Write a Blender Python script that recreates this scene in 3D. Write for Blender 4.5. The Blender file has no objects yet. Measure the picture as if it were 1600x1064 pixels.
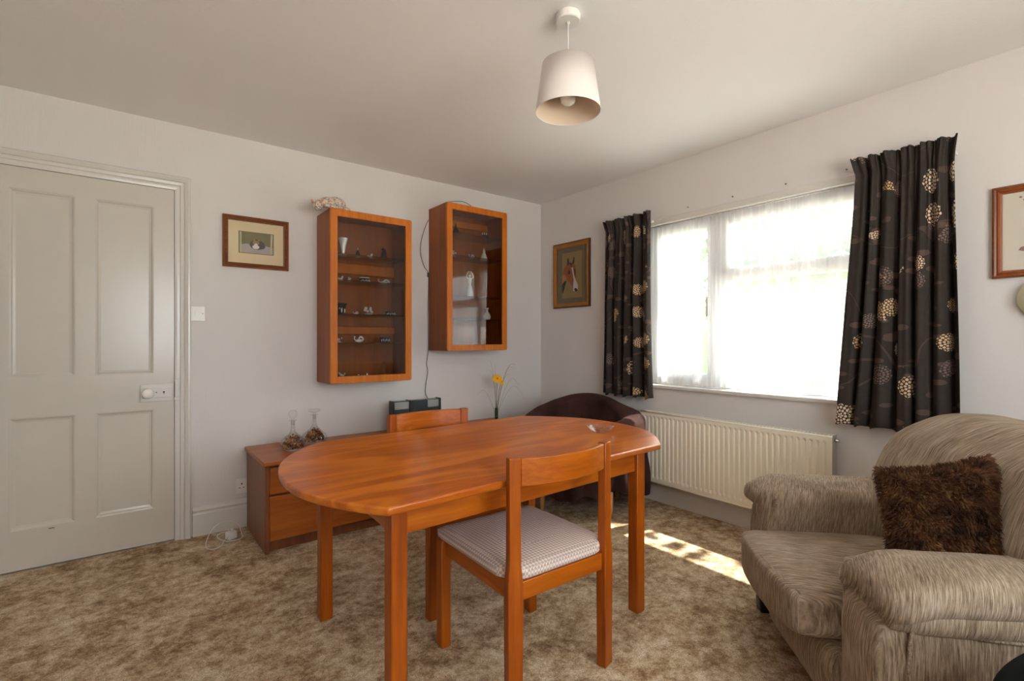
import bpy, bmesh, math, random
from mathutils import Vector, Matrix, noise

C = bpy.context.scene
COL = C.collection
R = math.radians
PI = math.pi

# ------------------------------------------------------------------ camera, sky, sun, exposure
TH = math.atan2(1000, 775)                  # heading of the view, from +X
cam_d = bpy.data.cameras.new('camera'); cam = bpy.data.objects.new('camera', cam_d); COL.objects.link(cam)
cam.location = (0, 0, 1.15); cam.rotation_euler = (PI / 2, 0, TH - PI / 2)
cam_d.sensor_width = 36; cam_d.lens = 36 * 775 / 1600; cam_d.clip_start = 0.02
C.camera = cam

world = bpy.data.worlds.new('sky'); C.world = world; world.use_nodes = True
bg = world.node_tree.nodes['Background']
bg.inputs[0].default_value = (0.88, 0.94, 1.0, 1); bg.inputs[1].default_value = 5.8

sun_d = bpy.data.lights.new('sun', 'SUN'); sun = bpy.data.objects.new('sun', sun_d); COL.objects.link(sun)
sun_d.energy = 46; sun_d.angle = R(0.6); sun_d.color = (1.0, 0.95, 0.87)
_el, _az = R(60), R(14)                     # travels towards -x, a little towards +y, and down
sun.rotation_euler = Vector((math.cos(_el) * math.cos(_az), -math.cos(_el) * math.sin(_az), math.sin(_el))).to_track_quat('Z', 'Y').to_euler()
sun.location = (8, 0, 8)

def portal(loc, rot, sx, sy):
    d = bpy.data.lights.new('window_portal', 'AREA'); o = bpy.data.objects.new('window_portal', d); COL.objects.link(o)
    d.shape = 'RECTANGLE'; d.size = sx; d.size_y = sy; o.location = loc; o.rotation_euler = rot
    d.cycles.is_portal = True
portal((3.24, 1.525, 1.42), (0, R(90), 0), 1.15, 1.5)        # garden window
# added fill light, just outside the added window behind the viewer
bl_d = bpy.data.lights.new('back_fill', 'AREA'); bl = bpy.data.objects.new('back_fill', bl_d); COL.objects.link(bl)
bl_d.shape = 'RECTANGLE'; bl_d.size = 2.0; bl_d.size_y = 1.2; bl.location = (0.9, -1.45, 1.45); bl.rotation_euler = (R(-90), 0, R(180))
bl_d.energy = 17; bl_d.color = (1.0, 0.97, 0.94)

C.view_settings.view_transform = 'Standard'; C.view_settings.look = 'None'
C.view_settings.gamma = 1; C.view_settings.use_curve_mapping = False
C.view_settings.exposure = 0.34
C.cycles.use_denoising = True
C.cycles.max_bounces = 10; C.cycles.diffuse_bounces = 6; C.cycles.transparent_max_bounces = 24
C.cycles.caustics_reflective = False; C.cycles.caustics_refractive = False
C.cycles.sample_clamp_indirect = 6

# ------------------------------------------------------------------ node helpers
def lin(c):
    c = c / 255.0
    return c / 12.92 if c <= 0.04045 else ((c + 0.055) / 1.055) ** 2.4
def rgb(r, g, b): return (lin(r), lin(g), lin(b), 1)

class N:                                     # tiny arithmetic on sockets
    def __init__(s, t, k): s.t = t; s.k = k
    def op(s, o, b=None, c=None):
        n = s.t.nodes.new('ShaderNodeMath'); n.operation = o
        for i, v in enumerate((s, b, c)):
            if v is None: continue
            if isinstance(v, N): s.t.links.new(v.k, n.inputs[i])
            else: n.inputs[i].default_value = v
        return N(s.t, n.outputs[0])
    def __add__(s, b): return s.op('ADD', b)
    def __sub__(s, b): return s.op('SUBTRACT', b)
    def __mul__(s, b): return s.op('MULTIPLY', b)
    def __truediv__(s, b): return s.op('DIVIDE', b)
    def lt(s, b): return s.op('LESS_THAN', b)
    def gt(s, b): return s.op('GREATER_THAN', b)

class MT:
    def __init__(s, name, rough=0.6, spec=0.4):
        s.m = bpy.data.materials.new(name); s.m.use_nodes = True; s.t = s.m.node_tree
        s.b = s.t.nodes['Principled BSDF']; s.b.inputs['Roughness'].default_value = rough
        s.b.inputs['Specular IOR Level'].default_value = spec
    def new(s, k): return s.t.nodes.new(k)
    def link(s, a, b): s.t.links.new(a.k if isinstance(a, N) else a, b)
    def coord(s, kind='Object', scale=(1, 1, 1), rot=(0, 0, 0)):
        tc = s.new('ShaderNodeTexCoord'); mp = s.new('ShaderNodeMapping')
        mp.inputs['Scale'].default_value = scale; mp.inputs['Rotation'].default_value = rot
        s.link(tc.outputs[kind], mp.inputs[0]); return mp.outputs[0]
    def noise(s, vec, scale, detail=3, rough=0.5, dist=0):
        n = s.new('ShaderNodeTexNoise'); s.link(vec, n.inputs['Vector'])
        n.inputs['Scale'].default_value = scale; n.inputs['Detail'].default_value = detail
        n.inputs['Roughness'].default_value = rough; n.inputs['Distortion'].default_value = dist
        return N(s.t, n.outputs['Fac'])
    def voro(s, vec, scale, feature='F1', rnd=1.0, metric=None):
        n = s.new('ShaderNodeTexVoronoi'); s.link(vec, n.inputs['Vector']); n.feature = feature
        n.inputs['Scale'].default_value = scale; n.inputs['Randomness'].default_value = rnd
        return n
    def ramp(s, fac, stops, interp='LINEAR'):
        n = s.new('ShaderNodeValToRGB'); n.color_ramp.interpolation = interp
        e = n.color_ramp.elements
        while len(e) < len(stops): e.new(0.5)
        for i, (p, c) in enumerate(stops): e[i].position = p; e[i].color = c
        s.link(fac, n.inputs[0]); return n.outputs[0]
    def mix(s, fac, a, b, mode='MIX'):
        n = s.new('ShaderNodeMix'); n.data_type = 'RGBA'; n.blend_type = mode
        for v, i in ((fac, 0), (a, 6), (b, 7)):
            if isinstance(v, N) or hasattr(v, 'is_linked'): s.link(v, n.inputs[i])
            else: n.inputs[i].default_value = v
        return n.outputs[2]
    def color(s, c):
        if isinstance(c, tuple): s.b.inputs['Base Color'].default_value = c
        else: s.link(c, s.b.inputs['Base Color'])
    def bump(s, h, strength=0.3, dist=0.002):
        n = s.new('ShaderNodeBump'); n.inputs['Strength'].default_value = strength; n.inputs['Distance'].default_value = dist
        s.link(h, n.inputs['Height']); s.link(n.outputs[0], s.b.inputs['Normal'])

def plain(name, c, rough=0.5, spec=0.4, metal=0, coat=0, var=0.05):
    m = MT(name, rough, spec); v = m.coord()
    a = m.noise(v, 14, 3)
    m.color(m.mix(a, tuple(x * (1 - var) for x in c[:3]) + (1,), tuple(min(1, x * (1 + var)) for x in c[:3]) + (1,)))
    m.b.inputs['Metallic'].default_value = metal; m.b.inputs['Coat Weight'].default_value = coat
    return m.m

def wood(name, c_dark, c_mid, c_light, axis='X', rough=0.32, spec=0.45, figure=0.5, coat=0.12):
    m = MT(name, rough, spec)
    sc = {'X': (0.6, 9, 9), 'Y': (9, 0.6, 9), 'Z': (9, 9, 0.6)}[axis]
    fs = {'X': (0.9, 3.2, 3.2), 'Y': (3.2, 0.9, 3.2), 'Z': (3.2, 3.2, 0.9)}[axis]
    v = m.coord(scale=sc); f = m.coord(scale=fs)
    fine = m.noise(v, 9, 5, 0.6); med = m.noise(v, 2.2, 3, 0.5, 0.4)
    big = m.noise(f, 1.1, 2, 0.5, 0.6)
    rings = (big * 16.0).op('SINE') * 0.5 + 0.5
    line = rings.op('POWER', 14.0) * figure
    base = m.ramp(med * 0.5 + fine * 0.5, [(0.3, c_dark), (0.5, c_mid), (0.72, c_light)])
    m.color(m.mix(line * 0.6, base, c_light))
    m.bump(fine, 0.06, 0.0006)
    m.b.inputs['Coat Weight'].default_value = coat; m.b.inputs['Coat Roughness'].default_value = 0.2
    return m.m

def glass(name, tint=(1, 1, 1, 1), gloss=1.0, rough=0.0, ior=1.5, extra=0.0, f0=0.02):
    m = bpy.data.materials.new(name); m.use_nodes = True; t = m.node_tree; t.nodes.clear()
    o = t.nodes.new('ShaderNodeOutputMaterial'); tr = t.nodes.new('ShaderNodeBsdfTransparent'); gl = t.nodes.new('ShaderNodeBsdfGlossy')
    fr = t.nodes.new('ShaderNodeLayerWeight'); mx = t.nodes.new('ShaderNodeMixShader'); fr.inputs[0].default_value = 0.5
    tr.inputs[0].default_value = tint; gl.inputs['Roughness'].default_value = rough
    k = ((N(t, fr.outputs['Facing']).op('POWER', 3.4) * 0.98 + f0) * gloss + extra).op('MINIMUM', 1.0)
    t.links.new(k.k, mx.inputs[0]); t.links.new(tr.outputs[0], mx.inputs[1]); t.links.new(gl.outputs[0], mx.inputs[2])
    t.links.new(mx.outputs[0], o.inputs[0]); return m

# ------------------------------------------------------------------ materials
M = {}
def wallpaper(name, c):
    m = MT(name, 0.75, 0.2); v = m.coord(scale=(1, 1, 0.12)); n = m.noise(v, 130, 2, 0.6); w = m.coord()
    m.color(m.mix(m.noise(w, 1.5, 2), tuple(x * 0.97 for x in c[:3]) + (1,), c))
    m.bump(n, 0.35, 0.0025); return m.m
M['wallpaper'] = wallpaper('embossed_wallpaper', rgb(219, 214, 212))
m = MT('ceiling_paper', 0.8, 0.2); v = m.coord(); m.color(rgb(238, 236, 237)); m.bump(m.noise(v, 70, 3, 0.6), 0.3, 0.003); M['ceiling'] = m.m
M['white_paint'] = plain('white_gloss_paint', rgb(214, 209, 204), 0.22, 0.5, var=0.02)
M['door_paint'] = plain('cream_door_paint', rgb(203, 196, 187), 0.22, 0.5, var=0.02)
M['upvc'] = plain('white_upvc', rgb(240, 240, 240), 0.3)
M['white_plastic'] = plain('white_plastic', rgb(232, 228, 224), 0.3)
M['grey_plastic'] = plain('grey_plastic', rgb(90, 88, 86), 0.4)
M['porcelain'] = plain('white_porcelain', rgb(238, 234, 228), 0.12)
M['black'] = plain('black_plastic', rgb(20, 20, 21), 0.3)
M['hole'] = plain('dark_slot', rgb(12, 10, 9), 0.8)
M['silver'] = plain('silver_panel', rgb(176, 180, 184), 0.25, metal=0.6, var=0.12)
M['slate'] = plain('slate_grey_gloss', rgb(48, 56, 58), 0.22)
M['chrome'] = plain('chrome', rgb(200, 198, 194), 0.15, metal=1.0)
M['radiator'] = plain('cream_radiator_enamel', rgb(240, 232, 216), 0.3, var=0.02)
M['rad_grey'] = plain('grey_radiator_end', rgb(168, 160, 152), 0.4)
TD, TM, TL = rgb(132, 60, 4), rgb(166, 82, 6), rgb(194, 108, 20)
M['teak_x'] = wood('teak_along_x', TD, TM, TL, 'X')
M['teak_y'] = wood('teak_along_y', TD, TM, TL, 'Y')
M['teak_z'] = wood('teak_upright', rgb(118, 50, 4), rgb(150, 70, 6), rgb(172, 90, 14), 'Z', figure=0.25, spec=0.35, coat=0.05)
m_top = wood('teak_veneer_top', rgb(142, 64, 4), rgb(172, 84, 8), rgb(200, 112, 24), 'X', rough=0.33, figure=1.6, coat=0.08); M['teak_top'] = m_top
SD, SM, SL = rgb(128, 60, 10), rgb(156, 78, 16), rgb(178, 100, 32)
M['side_x'] = wood('sideboard_teak', SD, SM, SL, 'X', rough=0.4)
M['side_z'] = wood('sideboard_end_teak', rgb(104, 54, 28), rgb(124, 68, 36), rgb(140, 84, 48), 'Z', rough=0.45, figure=0.2)
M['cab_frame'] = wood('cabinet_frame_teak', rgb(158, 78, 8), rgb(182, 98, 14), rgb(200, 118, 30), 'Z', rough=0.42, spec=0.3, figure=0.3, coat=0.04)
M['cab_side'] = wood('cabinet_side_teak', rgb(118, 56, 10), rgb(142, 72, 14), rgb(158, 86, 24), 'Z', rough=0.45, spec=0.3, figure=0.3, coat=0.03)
M['pine'] = plain('pale_beech', rgb(196, 148, 88), 0.5)
M['frame_brown'] = wood('brown_frame_wood', rgb(86, 46, 22), rgb(110, 62, 30), rgb(128, 78, 42), 'X', rough=0.45, figure=0.1)
M['frame_red'] = wood('red_brown_frame_wood', rgb(104, 50, 20), rgb(130, 66, 30), rgb(150, 84, 42), 'Z', rough=0.4, figure=0.1)
M['gilt'] = plain('antique_gilt', rgb(168, 110, 48), 0.32, metal=0.55, var=0.2)
M['gilt_dark'] = plain('dark_gilt_edge', rgb(74, 46, 22), 0.45, var=0.2)
M['door_glass'] = glass('cabinet_door_glass', (0.88, 0.87, 0.86, 1), 3.2, f0=0.008)
M['shelf_glass'] = glass('shelf_glass', (0.86, 0.90, 0.88, 1), 0.8)
M['pane'] = glass('window_pane_glass', (0.96, 0.98, 0.97, 1), 0.8)
M['pic_glass'] = glass('picture_glass', (0.97, 0.97, 0.97, 1), 0.7)
M['clear'] = glass('clear_glassware', (0.97, 0.97, 0.965, 1), 1.0, 0.02, extra=0.01)
M['crystal'] = glass('cut_crystal', (0.86, 0.86, 0.86, 1), 1.0, 0.1, extra=0.30)
_t = M['crystal'].node_tree; _df = _t.nodes.new('ShaderNodeBsdfDiffuse'); _df.inputs[0].default_value = (.95, .95, .95, 1); _mx = _t.nodes.new('ShaderNodeMixShader'); _mx.inputs[0].default_value = .7
_o = [n for n in _t.nodes if n.type == 'OUTPUT_MATERIAL'][0]; _s = _o.inputs[0].links[0].from_socket
_t.links.new(_s, _mx.inputs[1]); _t.links.new(_df.outputs[0], _mx.inputs[2]); _t.links.new(_mx.outputs[0], _o.inputs[0])
M['green_glass'] = glass('green_glass', (0.15, 0.55, 0.12, 1), 1.0, 0.05, extra=0.08)
M['blue_glass'] = glass('smoky_blue_glass', (0.28, 0.42, 0.48, 1), 1.0, 0.05, extra=0.12)
M['dark_glass'] = glass('dark_teal_glass', (0.05, 0.08, 0.09, 1), 1.0, 0.1, extra=0.06)
M['stem_glass'] = glass('green_tinted_glass', (0.62, 0.74, 0.52, 1), 1.2, 0.02, extra=0.03)
M['jasper'] = plain('black_jasper', rgb(26, 30, 36), 0.5)
M['cream_relief'] = plain('cream_relief', rgb(226, 220, 206), 0.5)
M['opal'] = plain('opal_bulb_glass', rgb(236, 232, 228), 0.15)
M['leaf'] = plain('green_stem', rgb(92, 104, 58), 0.6)
M['grassblade'] = plain('grey_green_blade', rgb(112, 108, 92), 0.6)
M['petal'] = plain('yellow_petal', rgb(236, 170, 12), 0.6, var=0.15)
M['petal_c'] = plain('flower_centre', rgb(190, 120, 10), 0.8)
M['white_cord'] = plain('white_cord', rgb(226, 222, 218), 0.4)
M['grey_cord'] = plain('grey_cord', rgb(64, 60, 58), 0.5)
M['green_dark'] = plain('dark_green_fabric', rgb(28, 34, 32), 0.95, 0.1, var=0.3)
# shade fabric: thin white card that lets a little light through
m = MT('lamp_shade_fabric', 0.8, 0.2); v = m.coord(scale=(1, 1, 1)); m.color(rgb(232, 224, 220)); m.bump(m.noise(v, 400, 2), 0.15, 0.0006)
M['shade'] = m.m
M['shade_in'] = plain('shade_lining', rgb(226, 208, 188), 0.7, var=0.02)
# carpet
m = MT('brown_sculptured_carpet', 0.95, 0.1); v = m.coord()
sv = m.coord(scale=(1, 1.1, 1), rot=(0, 0, R(60)))
big = m.noise(sv, 5.0, 12, 0.78, 0.15); mid = m.noise(v, 19, 9, 0.9, 0.1); fine = m.noise(v, 220, 3, 0.85)
f = big * 0.42 + mid * 0.58
c1 = m.ramp(f, [(0.41, rgb(124, 96, 68)), (0.46, rgb(160, 132, 102)), (0.50, rgb(192, 166, 134)), (0.545, rgb(218, 198, 170)), (0.61, rgb(242, 228, 206))])
m.color(m.mix(m.ramp(fine, [(0.38, (0, 0, 0, 1)), (0.54, (1, 1, 1, 1))]), m.mix(0.62, c1, rgb(84, 58, 36)), c1))
m.bump(fine, 0.5, 0.004); M['carpet'] = m.m
# chair seat weave
m = MT('lilac_diamond_weave', 0.85, 0.15); v = m.coord(scale=(1, 1, 1), rot=(0, 0, R(45)))
ch = m.new('ShaderNodeTexChecker'); m.link(v, ch.inputs[0]); ch.inputs['Scale'].default_value = 110
v2 = m.coord(scale=(1, 1, 1)); w = m.noise(v2, 500, 2)
colr = m.mix(N(m.t, ch.outputs['Fac']) * 0.9 + w * 0.1, rgb(228, 210, 200), rgb(172, 156, 154)); m.color(colr)
m.bump(N(m.t, ch.outputs['Fac']) * 0.5 + w * 0.5, 0.3, 0.002); M['weave'] = m.m
# chenille sofa cloth, streaked along one local axis
def chenille(name, sc, rot=(0, 0, 0)):
    m = MT(name, 0.95, 0.15); v0 = m.coord(rot=rot); g = m.coord()
    mp = m.new('ShaderNodeMapping'); mp.inputs['Scale'].default_value = sc; m.link(v0, mp.inputs[0]); v = mp.outputs[0]
    a = m.noise(v, 1, 4, 0.65, 0.15); b = m.noise(g, 9, 3, 0.5)
    k = a * 0.78 + b * 0.22
    m.color(m.ramp(k, [(0.34, rgb(90, 74, 60)), (0.46, rgb(126, 108, 90)), (0.54, rgb(150, 132, 113)), (0.66, rgb(178, 162, 145))]))
    m.b.inputs['Sheen Weight'].default_value = 0.25; m.b.inputs['Sheen Roughness'].default_value = 0.4
    m.b.inputs['Sheen Tint'].default_value = rgb(220, 205, 185)
    m.bump(a, 0.6, 0.003); return m.m
M['chen_z'] = chenille('chenille_upright', (360, 16, 16), (0, 0, R(40)))
M['chen_back'] = chenille('chenille_back', (300, 10, 10), (0, R(2), R(2)))
M['chen_x'] = chenille('chenille_across', (16, 330, 120))
M['chen_y'] = chenille('chenille_deep', (380, 18, 18), (0, 0, R(14)))
M['chen_roll'] = chenille('chenille_around_roll', (22, 380, 22), (R(8), 0, R(20)))
# brown throw
m = MT('brown_velour_throw', 0.9, 0.1); v = m.coord(); a = m.noise(v, 6, 4, 0.6)
m.color(m.ramp(a, [(0.35, rgb(42, 26, 24)), (0.65, rgb(62, 40, 36))])); m.b.inputs['Sheen Weight'].default_value = 0.25
m.b.inputs['Sheen Tint'].default_value = rgb(150, 110, 100); m.bump(m.noise(v, 250, 2), 0.3, 0.002); M['throw'] = m.m
m = MT('brown_fur', 0.85, 0.2); v = m.coord(); a = m.noise(v, 22, 4, 0.6)
m.color(m.ramp(a, [(0.35, rgb(52, 32, 20)), (0.5, rgb(82, 52, 32)), (0.68, rgb(116, 78, 48))])); M['fur'] = m.m
# patchwork
m = MT('patchwork_cloth', 0.7, 0.2); v = m.coord(); n = m.voro(v, 130)
sep = m.new('ShaderNodeSeparateColor'); m.link(n.outputs['Color'], sep.inputs[0])
m.color(m.ramp(N(m.t, sep.outputs[0]), [(0.0, rgb(206, 192, 176)), (0.35, rgb(186, 170, 156)), (0.5, rgb(170, 120, 116)), (0.66, rgb(214, 204, 190)), (0.8, rgb(112, 126, 136)), (0.9, rgb(196, 150, 110))], 'CONSTANT'))
M['patch'] = m.m
# potpourri
m = MT('dried_petals', 0.8); v = m.coord(); n = m.voro(v, 45); sep = m.new('ShaderNodeSeparateColor'); m.link(n.outputs['Color'], sep.inputs[0])
m.color(m.ramp(N(m.t, sep.outputs[0]), [(0, rgb(120, 62, 22)), (0.3, rgb(160, 92, 34)), (0.55, rgb(198, 132, 62)), (0.75, rgb(92, 44, 18)), (0.9, rgb(60, 40, 36))], 'CONSTANT'))
M['potpourri'] = m.m
# flowered curtain cloth (pattern lives in the cloth's own UVs, in metres)
m = MT('flowered_curtain_cloth', 0.75, 0.25)
uv = m.coord('UV')
def flower_layer(scale, rmin, rmax, gate, petals, off):
    mp = m.new('ShaderNodeMapping'); mp.inputs['Location'].default_value = (off, off * 1.7, 0); m.link(uv, mp.inputs[0])
    n = m.voro(mp.outputs[0], scale, 'F1', 0.75)
    d = m.new('ShaderNodeVectorMath'); d.operation = 'SUBTRACT'
    sc = m.new('ShaderNodeVectorMath'); sc.operation = 'SCALE'; sc.inputs['Scale'].default_value = 1.0
    m.link(mp.outputs[0], d.inputs[0]); m.link(n.outputs['Position'], d.inputs[1])
    s = m.new('ShaderNodeSeparateXYZ'); m.link(d.outputs[0], s.inputs[0])
    x, y = N(m.t, s.outputs[0]), N(m.t, s.outputs[1])
    col = m.new('ShaderNodeSeparateColor'); m.link(n.outputs['Color'], col.inputs[0]); r0, r1 = N(m.t, col.outputs[0]), N(m.t, col.outputs[1])
    rad = r0 * (rmax - rmin) + rmin
    rr = (x * x + y * y).op('SQRT') / rad
    k = rr * 3.5; ring = k.op('FLOOR')
    ang = y.op('ARCTAN2', x) / (2 * PI)
    pa = (ang * ((ring + 1) * petals) + ring * 0.37).op('FRACT') - 0.5
    fr = k.op('FRACT') - 0.45
    pet = (pa * pa * 1.1 + fr * fr).lt(0.165)
    edge = rr + (ang * 11 * 2 * PI).op('SINE') * 0.05
    mask = pet * edge.lt(0.97) * r1.lt(gate)
    return mask, r0, r1
f1, a1, b1 = flower_layer(5.2, 0.034, 0.062, 0.46, 5, 0.0)
f2, a2, b2 = flower_layer(4.6, 0.032, 0.05, 0.36, 6, 3.3)
# leaves: stretched voronoi cells at two tilts
def leaves(rot, off, gate):
    mp = m.new('ShaderNodeMapping'); mp.inputs['Rotation'].default_value = (0, 0, rot); mp.inputs['Location'].default_value = (off, off, 0)
    mp.inputs['Scale'].default_value = (1, 2.3, 1); m.link(uv, mp.inputs[0])
    n = m.voro(mp.outputs[0], 8.5, 'F1', 1.0); col = m.new('ShaderNodeSeparateColor'); m.link(n.outputs['Color'], col.inputs[0])
    return N(m.t, n.outputs['Distance']).lt(0.30) * N(m.t, col.outputs[1]).lt(gate)
lv = leaves(0.6, 1.1, 0.36).op('MAXIMUM', leaves(-0.9, 5.2, 0.30))
st = m.noise(uv, 2.2, 1, 0.4); stem = (st - 0.5).op('ABSOLUTE').lt(0.0035)
base = m.mix(m.noise(uv, 40, 2), rgb(42, 35, 32), rgb(54, 46, 42))
c = m.mix(stem * 0.45, base, rgb(96, 74, 68)); c = m.mix(lv * 0.8, c, rgb(88, 68, 62))
c = m.mix(f2 * 0.85, c, rgb(122, 100, 94))
c = m.mix(f1, c, m.ramp(a1, [(0, rgb(214, 184, 158)), (0.5, rgb(196, 160, 112)), (1, rgb(218, 196, 176))]))
m.color(c); M['curtain'] = m.m
# net curtain
m = bpy.data.materials.new('white_net'); m.use_nodes = True; t = m.node_tree; t.nodes.clear()
o = t.nodes.new('ShaderNodeOutputMaterial'); tr = t.nodes.new('ShaderNodeBsdfTransparent'); tl = t.nodes.new('ShaderNodeBsdfTranslucent'); df = t.nodes.new('ShaderNodeBsdfDiffuse')
m1 = t.nodes.new('ShaderNodeMixShader'); m2 = t.nodes.new('ShaderNodeMixShader'); m1.inputs[0].default_value = 0.35
tl.inputs[0].default_value = (0.95, 0.95, 0.96, 1); df.inputs[0].default_value = (0.92, 0.92, 0.94, 1)
t.links.new(tl.outputs[0], m1.inputs[1]); t.links.new(df.outputs[0], m1.inputs[2])
lw = t.nodes.new('ShaderNodeLayerWeight'); lw.inputs[0].default_value = 0.5
k = (N(t, lw.outputs['Facing']) * 0.40 + 0.42).op('MINIMUM', 0.9)
t.links.new(k.k, m2.inputs[0]); t.links.new(tr.outputs[0], m2.inputs[1]); t.links.new(m1.outputs[0], m2.inputs[2]); t.links.new(m2.outputs[0], o.inputs[0]); M['net'] = m
# garden
m = MT('lawn', 0.9, 0.1); v = m.coord(); m.color(m.mix(m.noise(v, 3, 5), rgb(110, 130, 70), rgb(150, 165, 96))); M['lawn'] = m.m
m = MT('pale_paving', 0.9, 0.1); v = m.coord(); m.color(m.mix(m.noise(v, 3, 5), rgb(196, 188, 178), rgb(218, 210, 200))); M['paving'] = m.m
m = MT('hedge_leaves', 0.8, 0.2); v = m.coord(); m.color(m.mix(m.noise(v, 5, 5), rgb(60, 92, 44), rgb(112, 140, 70))); M['foliage'] = m.m
M['bark'] = plain('bark', rgb(92, 76, 60), 0.9)
M['brick'] = plain('outer_render', rgb(190, 180, 168), 0.9)
M['print_cream'] = plain('cream_mount', rgb(228, 206, 168), 0.7, var=0.02)
M['print_olive'] = plain('grey_olive_mount', rgb(112, 98, 74), 0.8, var=0.03)
M['print_tan'] = plain('tan_paper', rgb(150, 126, 76), 0.8, var=0.04)
M['print_white'] = plain('off_white_paper', rgb(224, 216, 200), 0.7, var=0.02)
for nm, cc in (('horse_brown', (150, 84, 40)), ('horse_dark', (66, 42, 30)), ('horse_light', (186, 116, 62)), ('horse_white', (206, 200, 196)), ('horse_black', (40, 34, 34)),
               ('cat_grey', (84, 78, 74)), ('cat_tabby', (160, 122, 82)), ('cat_white', (222, 216, 208)), ('stone', (176, 162, 160)), ('stone_green', (122, 114, 78)), ('post_cream', (190, 180, 148)),
               ('ink_grey', (112, 116, 118)), ('ink_blue', (158, 166, 170)), ('ink_brown', (150, 122, 108))):
    M[nm] = plain('pigment_' + nm, rgb(*cc), 0.8, var=0.15)

# ------------------------------------------------------------------ mesh helpers
class MB:
    def __init__(s): s.v = []; s.f = []; s.mi = []; s.uv = {}; s.cur = 0
    def add(s, vs, fs):
        o = len(s.v); s.v += [tuple(v) for v in vs]
        for f in fs: s.f.append(tuple(i + o for i in f)); s.mi.append(s.cur)
        return s
    def box(s, x0, x1, y0, y1, z0, z1):
        return s.add([(x0, y0, z0), (x1, y0, z0), (x1, y1, z0), (x0, y1, z0), (x0, y0, z1), (x1, y0, z1), (x1, y1, z1), (x0, y1, z1)],
                     [(0, 3, 2, 1), (4, 5, 6, 7), (0, 1, 5, 4), (1, 2, 6, 5), (2, 3, 7, 6), (3, 0, 4, 7)])
    def prism(s, poly, z0, z1, m=None):       # polygon in xy, extruded in z, then moved by matrix m
        n = len(poly); m = m or Matrix()
        vs = [m @ Vector((p[0], p[1], z0)) for p in poly] + [m @ Vector((p[0], p[1], z1)) for p in poly]
        return s.add(vs, [tuple(range(n - 1, -1, -1)), tuple(range(n, 2 * n))] + [(i, (i + 1) % n, n + (i + 1) % n, n + i) for i in range(n)])
    def lathe(s, prof, c=(0, 0, 0), n=24, m=None, close=False):   # (r, z) profile
        m = m or Matrix(); vs = []; fs = []
        for r, z in prof:
            for k in range(n):
                a = 2 * PI * k / n; vs.append(Vector(c) + (m @ Vector((r * math.cos(a), r * math.sin(a), z))))
        L = len(prof)
        for i in range(L - 1 if not close else L):
            j = (i + 1) % L
            for k in range(n): fs.append((i * n + k, i * n + (k + 1) % n, j * n + (k + 1) % n, j * n + k))
        if not close:
            if prof[0][0] > 1e-5: fs.append(tuple(range(n - 1, -1, -1)))
            if prof[-1][0] > 1e-5: fs.append(tuple((L - 1) * n + k for k in range(n)))
        return s.add(vs, fs)
    def tube(s, pts, r, n=8, closed=False):
        pts = [Vector(p) for p in pts]; L = len(pts); vs = []; fs = []
        rad = r if isinstance(r, (list, tuple)) else [r] * L
        up = Vector((0, 0, 1)); prev = None
        for i, p in enumerate(pts):
            d = (pts[(i + 1) % L] - pts[i - 1]) if (closed or 0 < i < L - 1) else (pts[1] - pts[0] if i == 0 else pts[-1] - pts[-2])
            d.normalize()
            if prev is None:
                a = d.cross(up); a = a.normalized() if a.length > 1e-3 else Vector((1, 0, 0))
            else:
                a = prev - d * prev.dot(d); a.normalize()
            prev = a; b = d.cross(a)
            for k in range(n):
                t = 2 * PI * k / n; vs.append(p + (a * math.cos(t) + b * math.sin(t)) * rad[i])
        for i in range(L if closed else L - 1):
            j = (i + 1) % L
            for k in range(n): fs.append((i * n + k, i * n + (k + 1) % n, j * n + (k + 1) % n, j * n + k))
        if not closed: fs += [tuple(range(n - 1, -1, -1)), tuple((L - 1) * n + k for k in range(n))]
        return s.add(vs, fs)
    def ico(s, c, r, sub=1, m=None, jit=0, rnd=None):
        bm = bmesh.new(); bmesh.ops.create_icosphere(bm, subdivisions=sub, radius=1)
        r = r if isinstance(r, (tuple, list)) else (r, r, r); vs = []
        for v in bm.verts:
            q = Vector((v.co.x * r[0], v.co.y * r[1], v.co.z * r[2]))
            if jit: q *= 1 + (rnd or random).uniform(-jit, jit)
            if m: q = m @ q
            vs.append(q + Vector(c))
        fs = [tuple(v.index for v in f.verts) for f in bm.faces]; bm.free(); return s.add(vs, fs)
    def grid(s, nu, nv, fn, wrap=False, uvf=None):
        o = len(s.v); vs = []; fs = []
        for j in range(nv + 1):
            for i in range(nu + (0 if wrap else 1)): vs.append(fn(i / nu, j / nv))
        w = nu if wrap else nu + 1
        for j in range(nv):
            for i in range(nu): fs.append((j * w + i, j * w + (i + 1) % w if wrap else j * w + i + 1, (j + 1) * w + ((i + 1) % w if wrap else i + 1), (j + 1) * w + i))
        if uvf:
            for j in range(nv + 1):
                for i in range(w): s.uv[o + j * w + i] = uvf(i / nu, j / nv)
        return s.add(vs, fs)
    def puff(s, h, r, c=(0, 0, 0), n=14, m=None, fn=None):     # rounded box: half sizes h, radius r
        bm = bmesh.new(); bmesh.ops.create_cube(bm, size=2); bmesh.ops.subdivide_edges(bm, edges=bm.edges[:], cuts=n, use_grid_fill=True)
        vs = []; hi = Vector((h[0] - r, h[1] - r, h[2] - r))
        for v in bm.verts:
            q = Vector([math.tan(v.co[k] * PI / 4) * 1.0 for k in range(3)])
            q = Vector((q.x * h[0], q.y * h[1], q.z * h[2]))
            cl = Vector([max(-hi[k], min(hi[k], q[k])) for k in range(3)]); d = q - cl
            if d.length > 1e-6: q = cl + d.normalized() * r
            if fn: q = fn(q)
            if m: q = m @ q
            vs.append(q + Vector(c))
        fs = [tuple(v.index for v in f.verts) for f in bm.faces]; bm.free(); return s.add(vs, fs)
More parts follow.
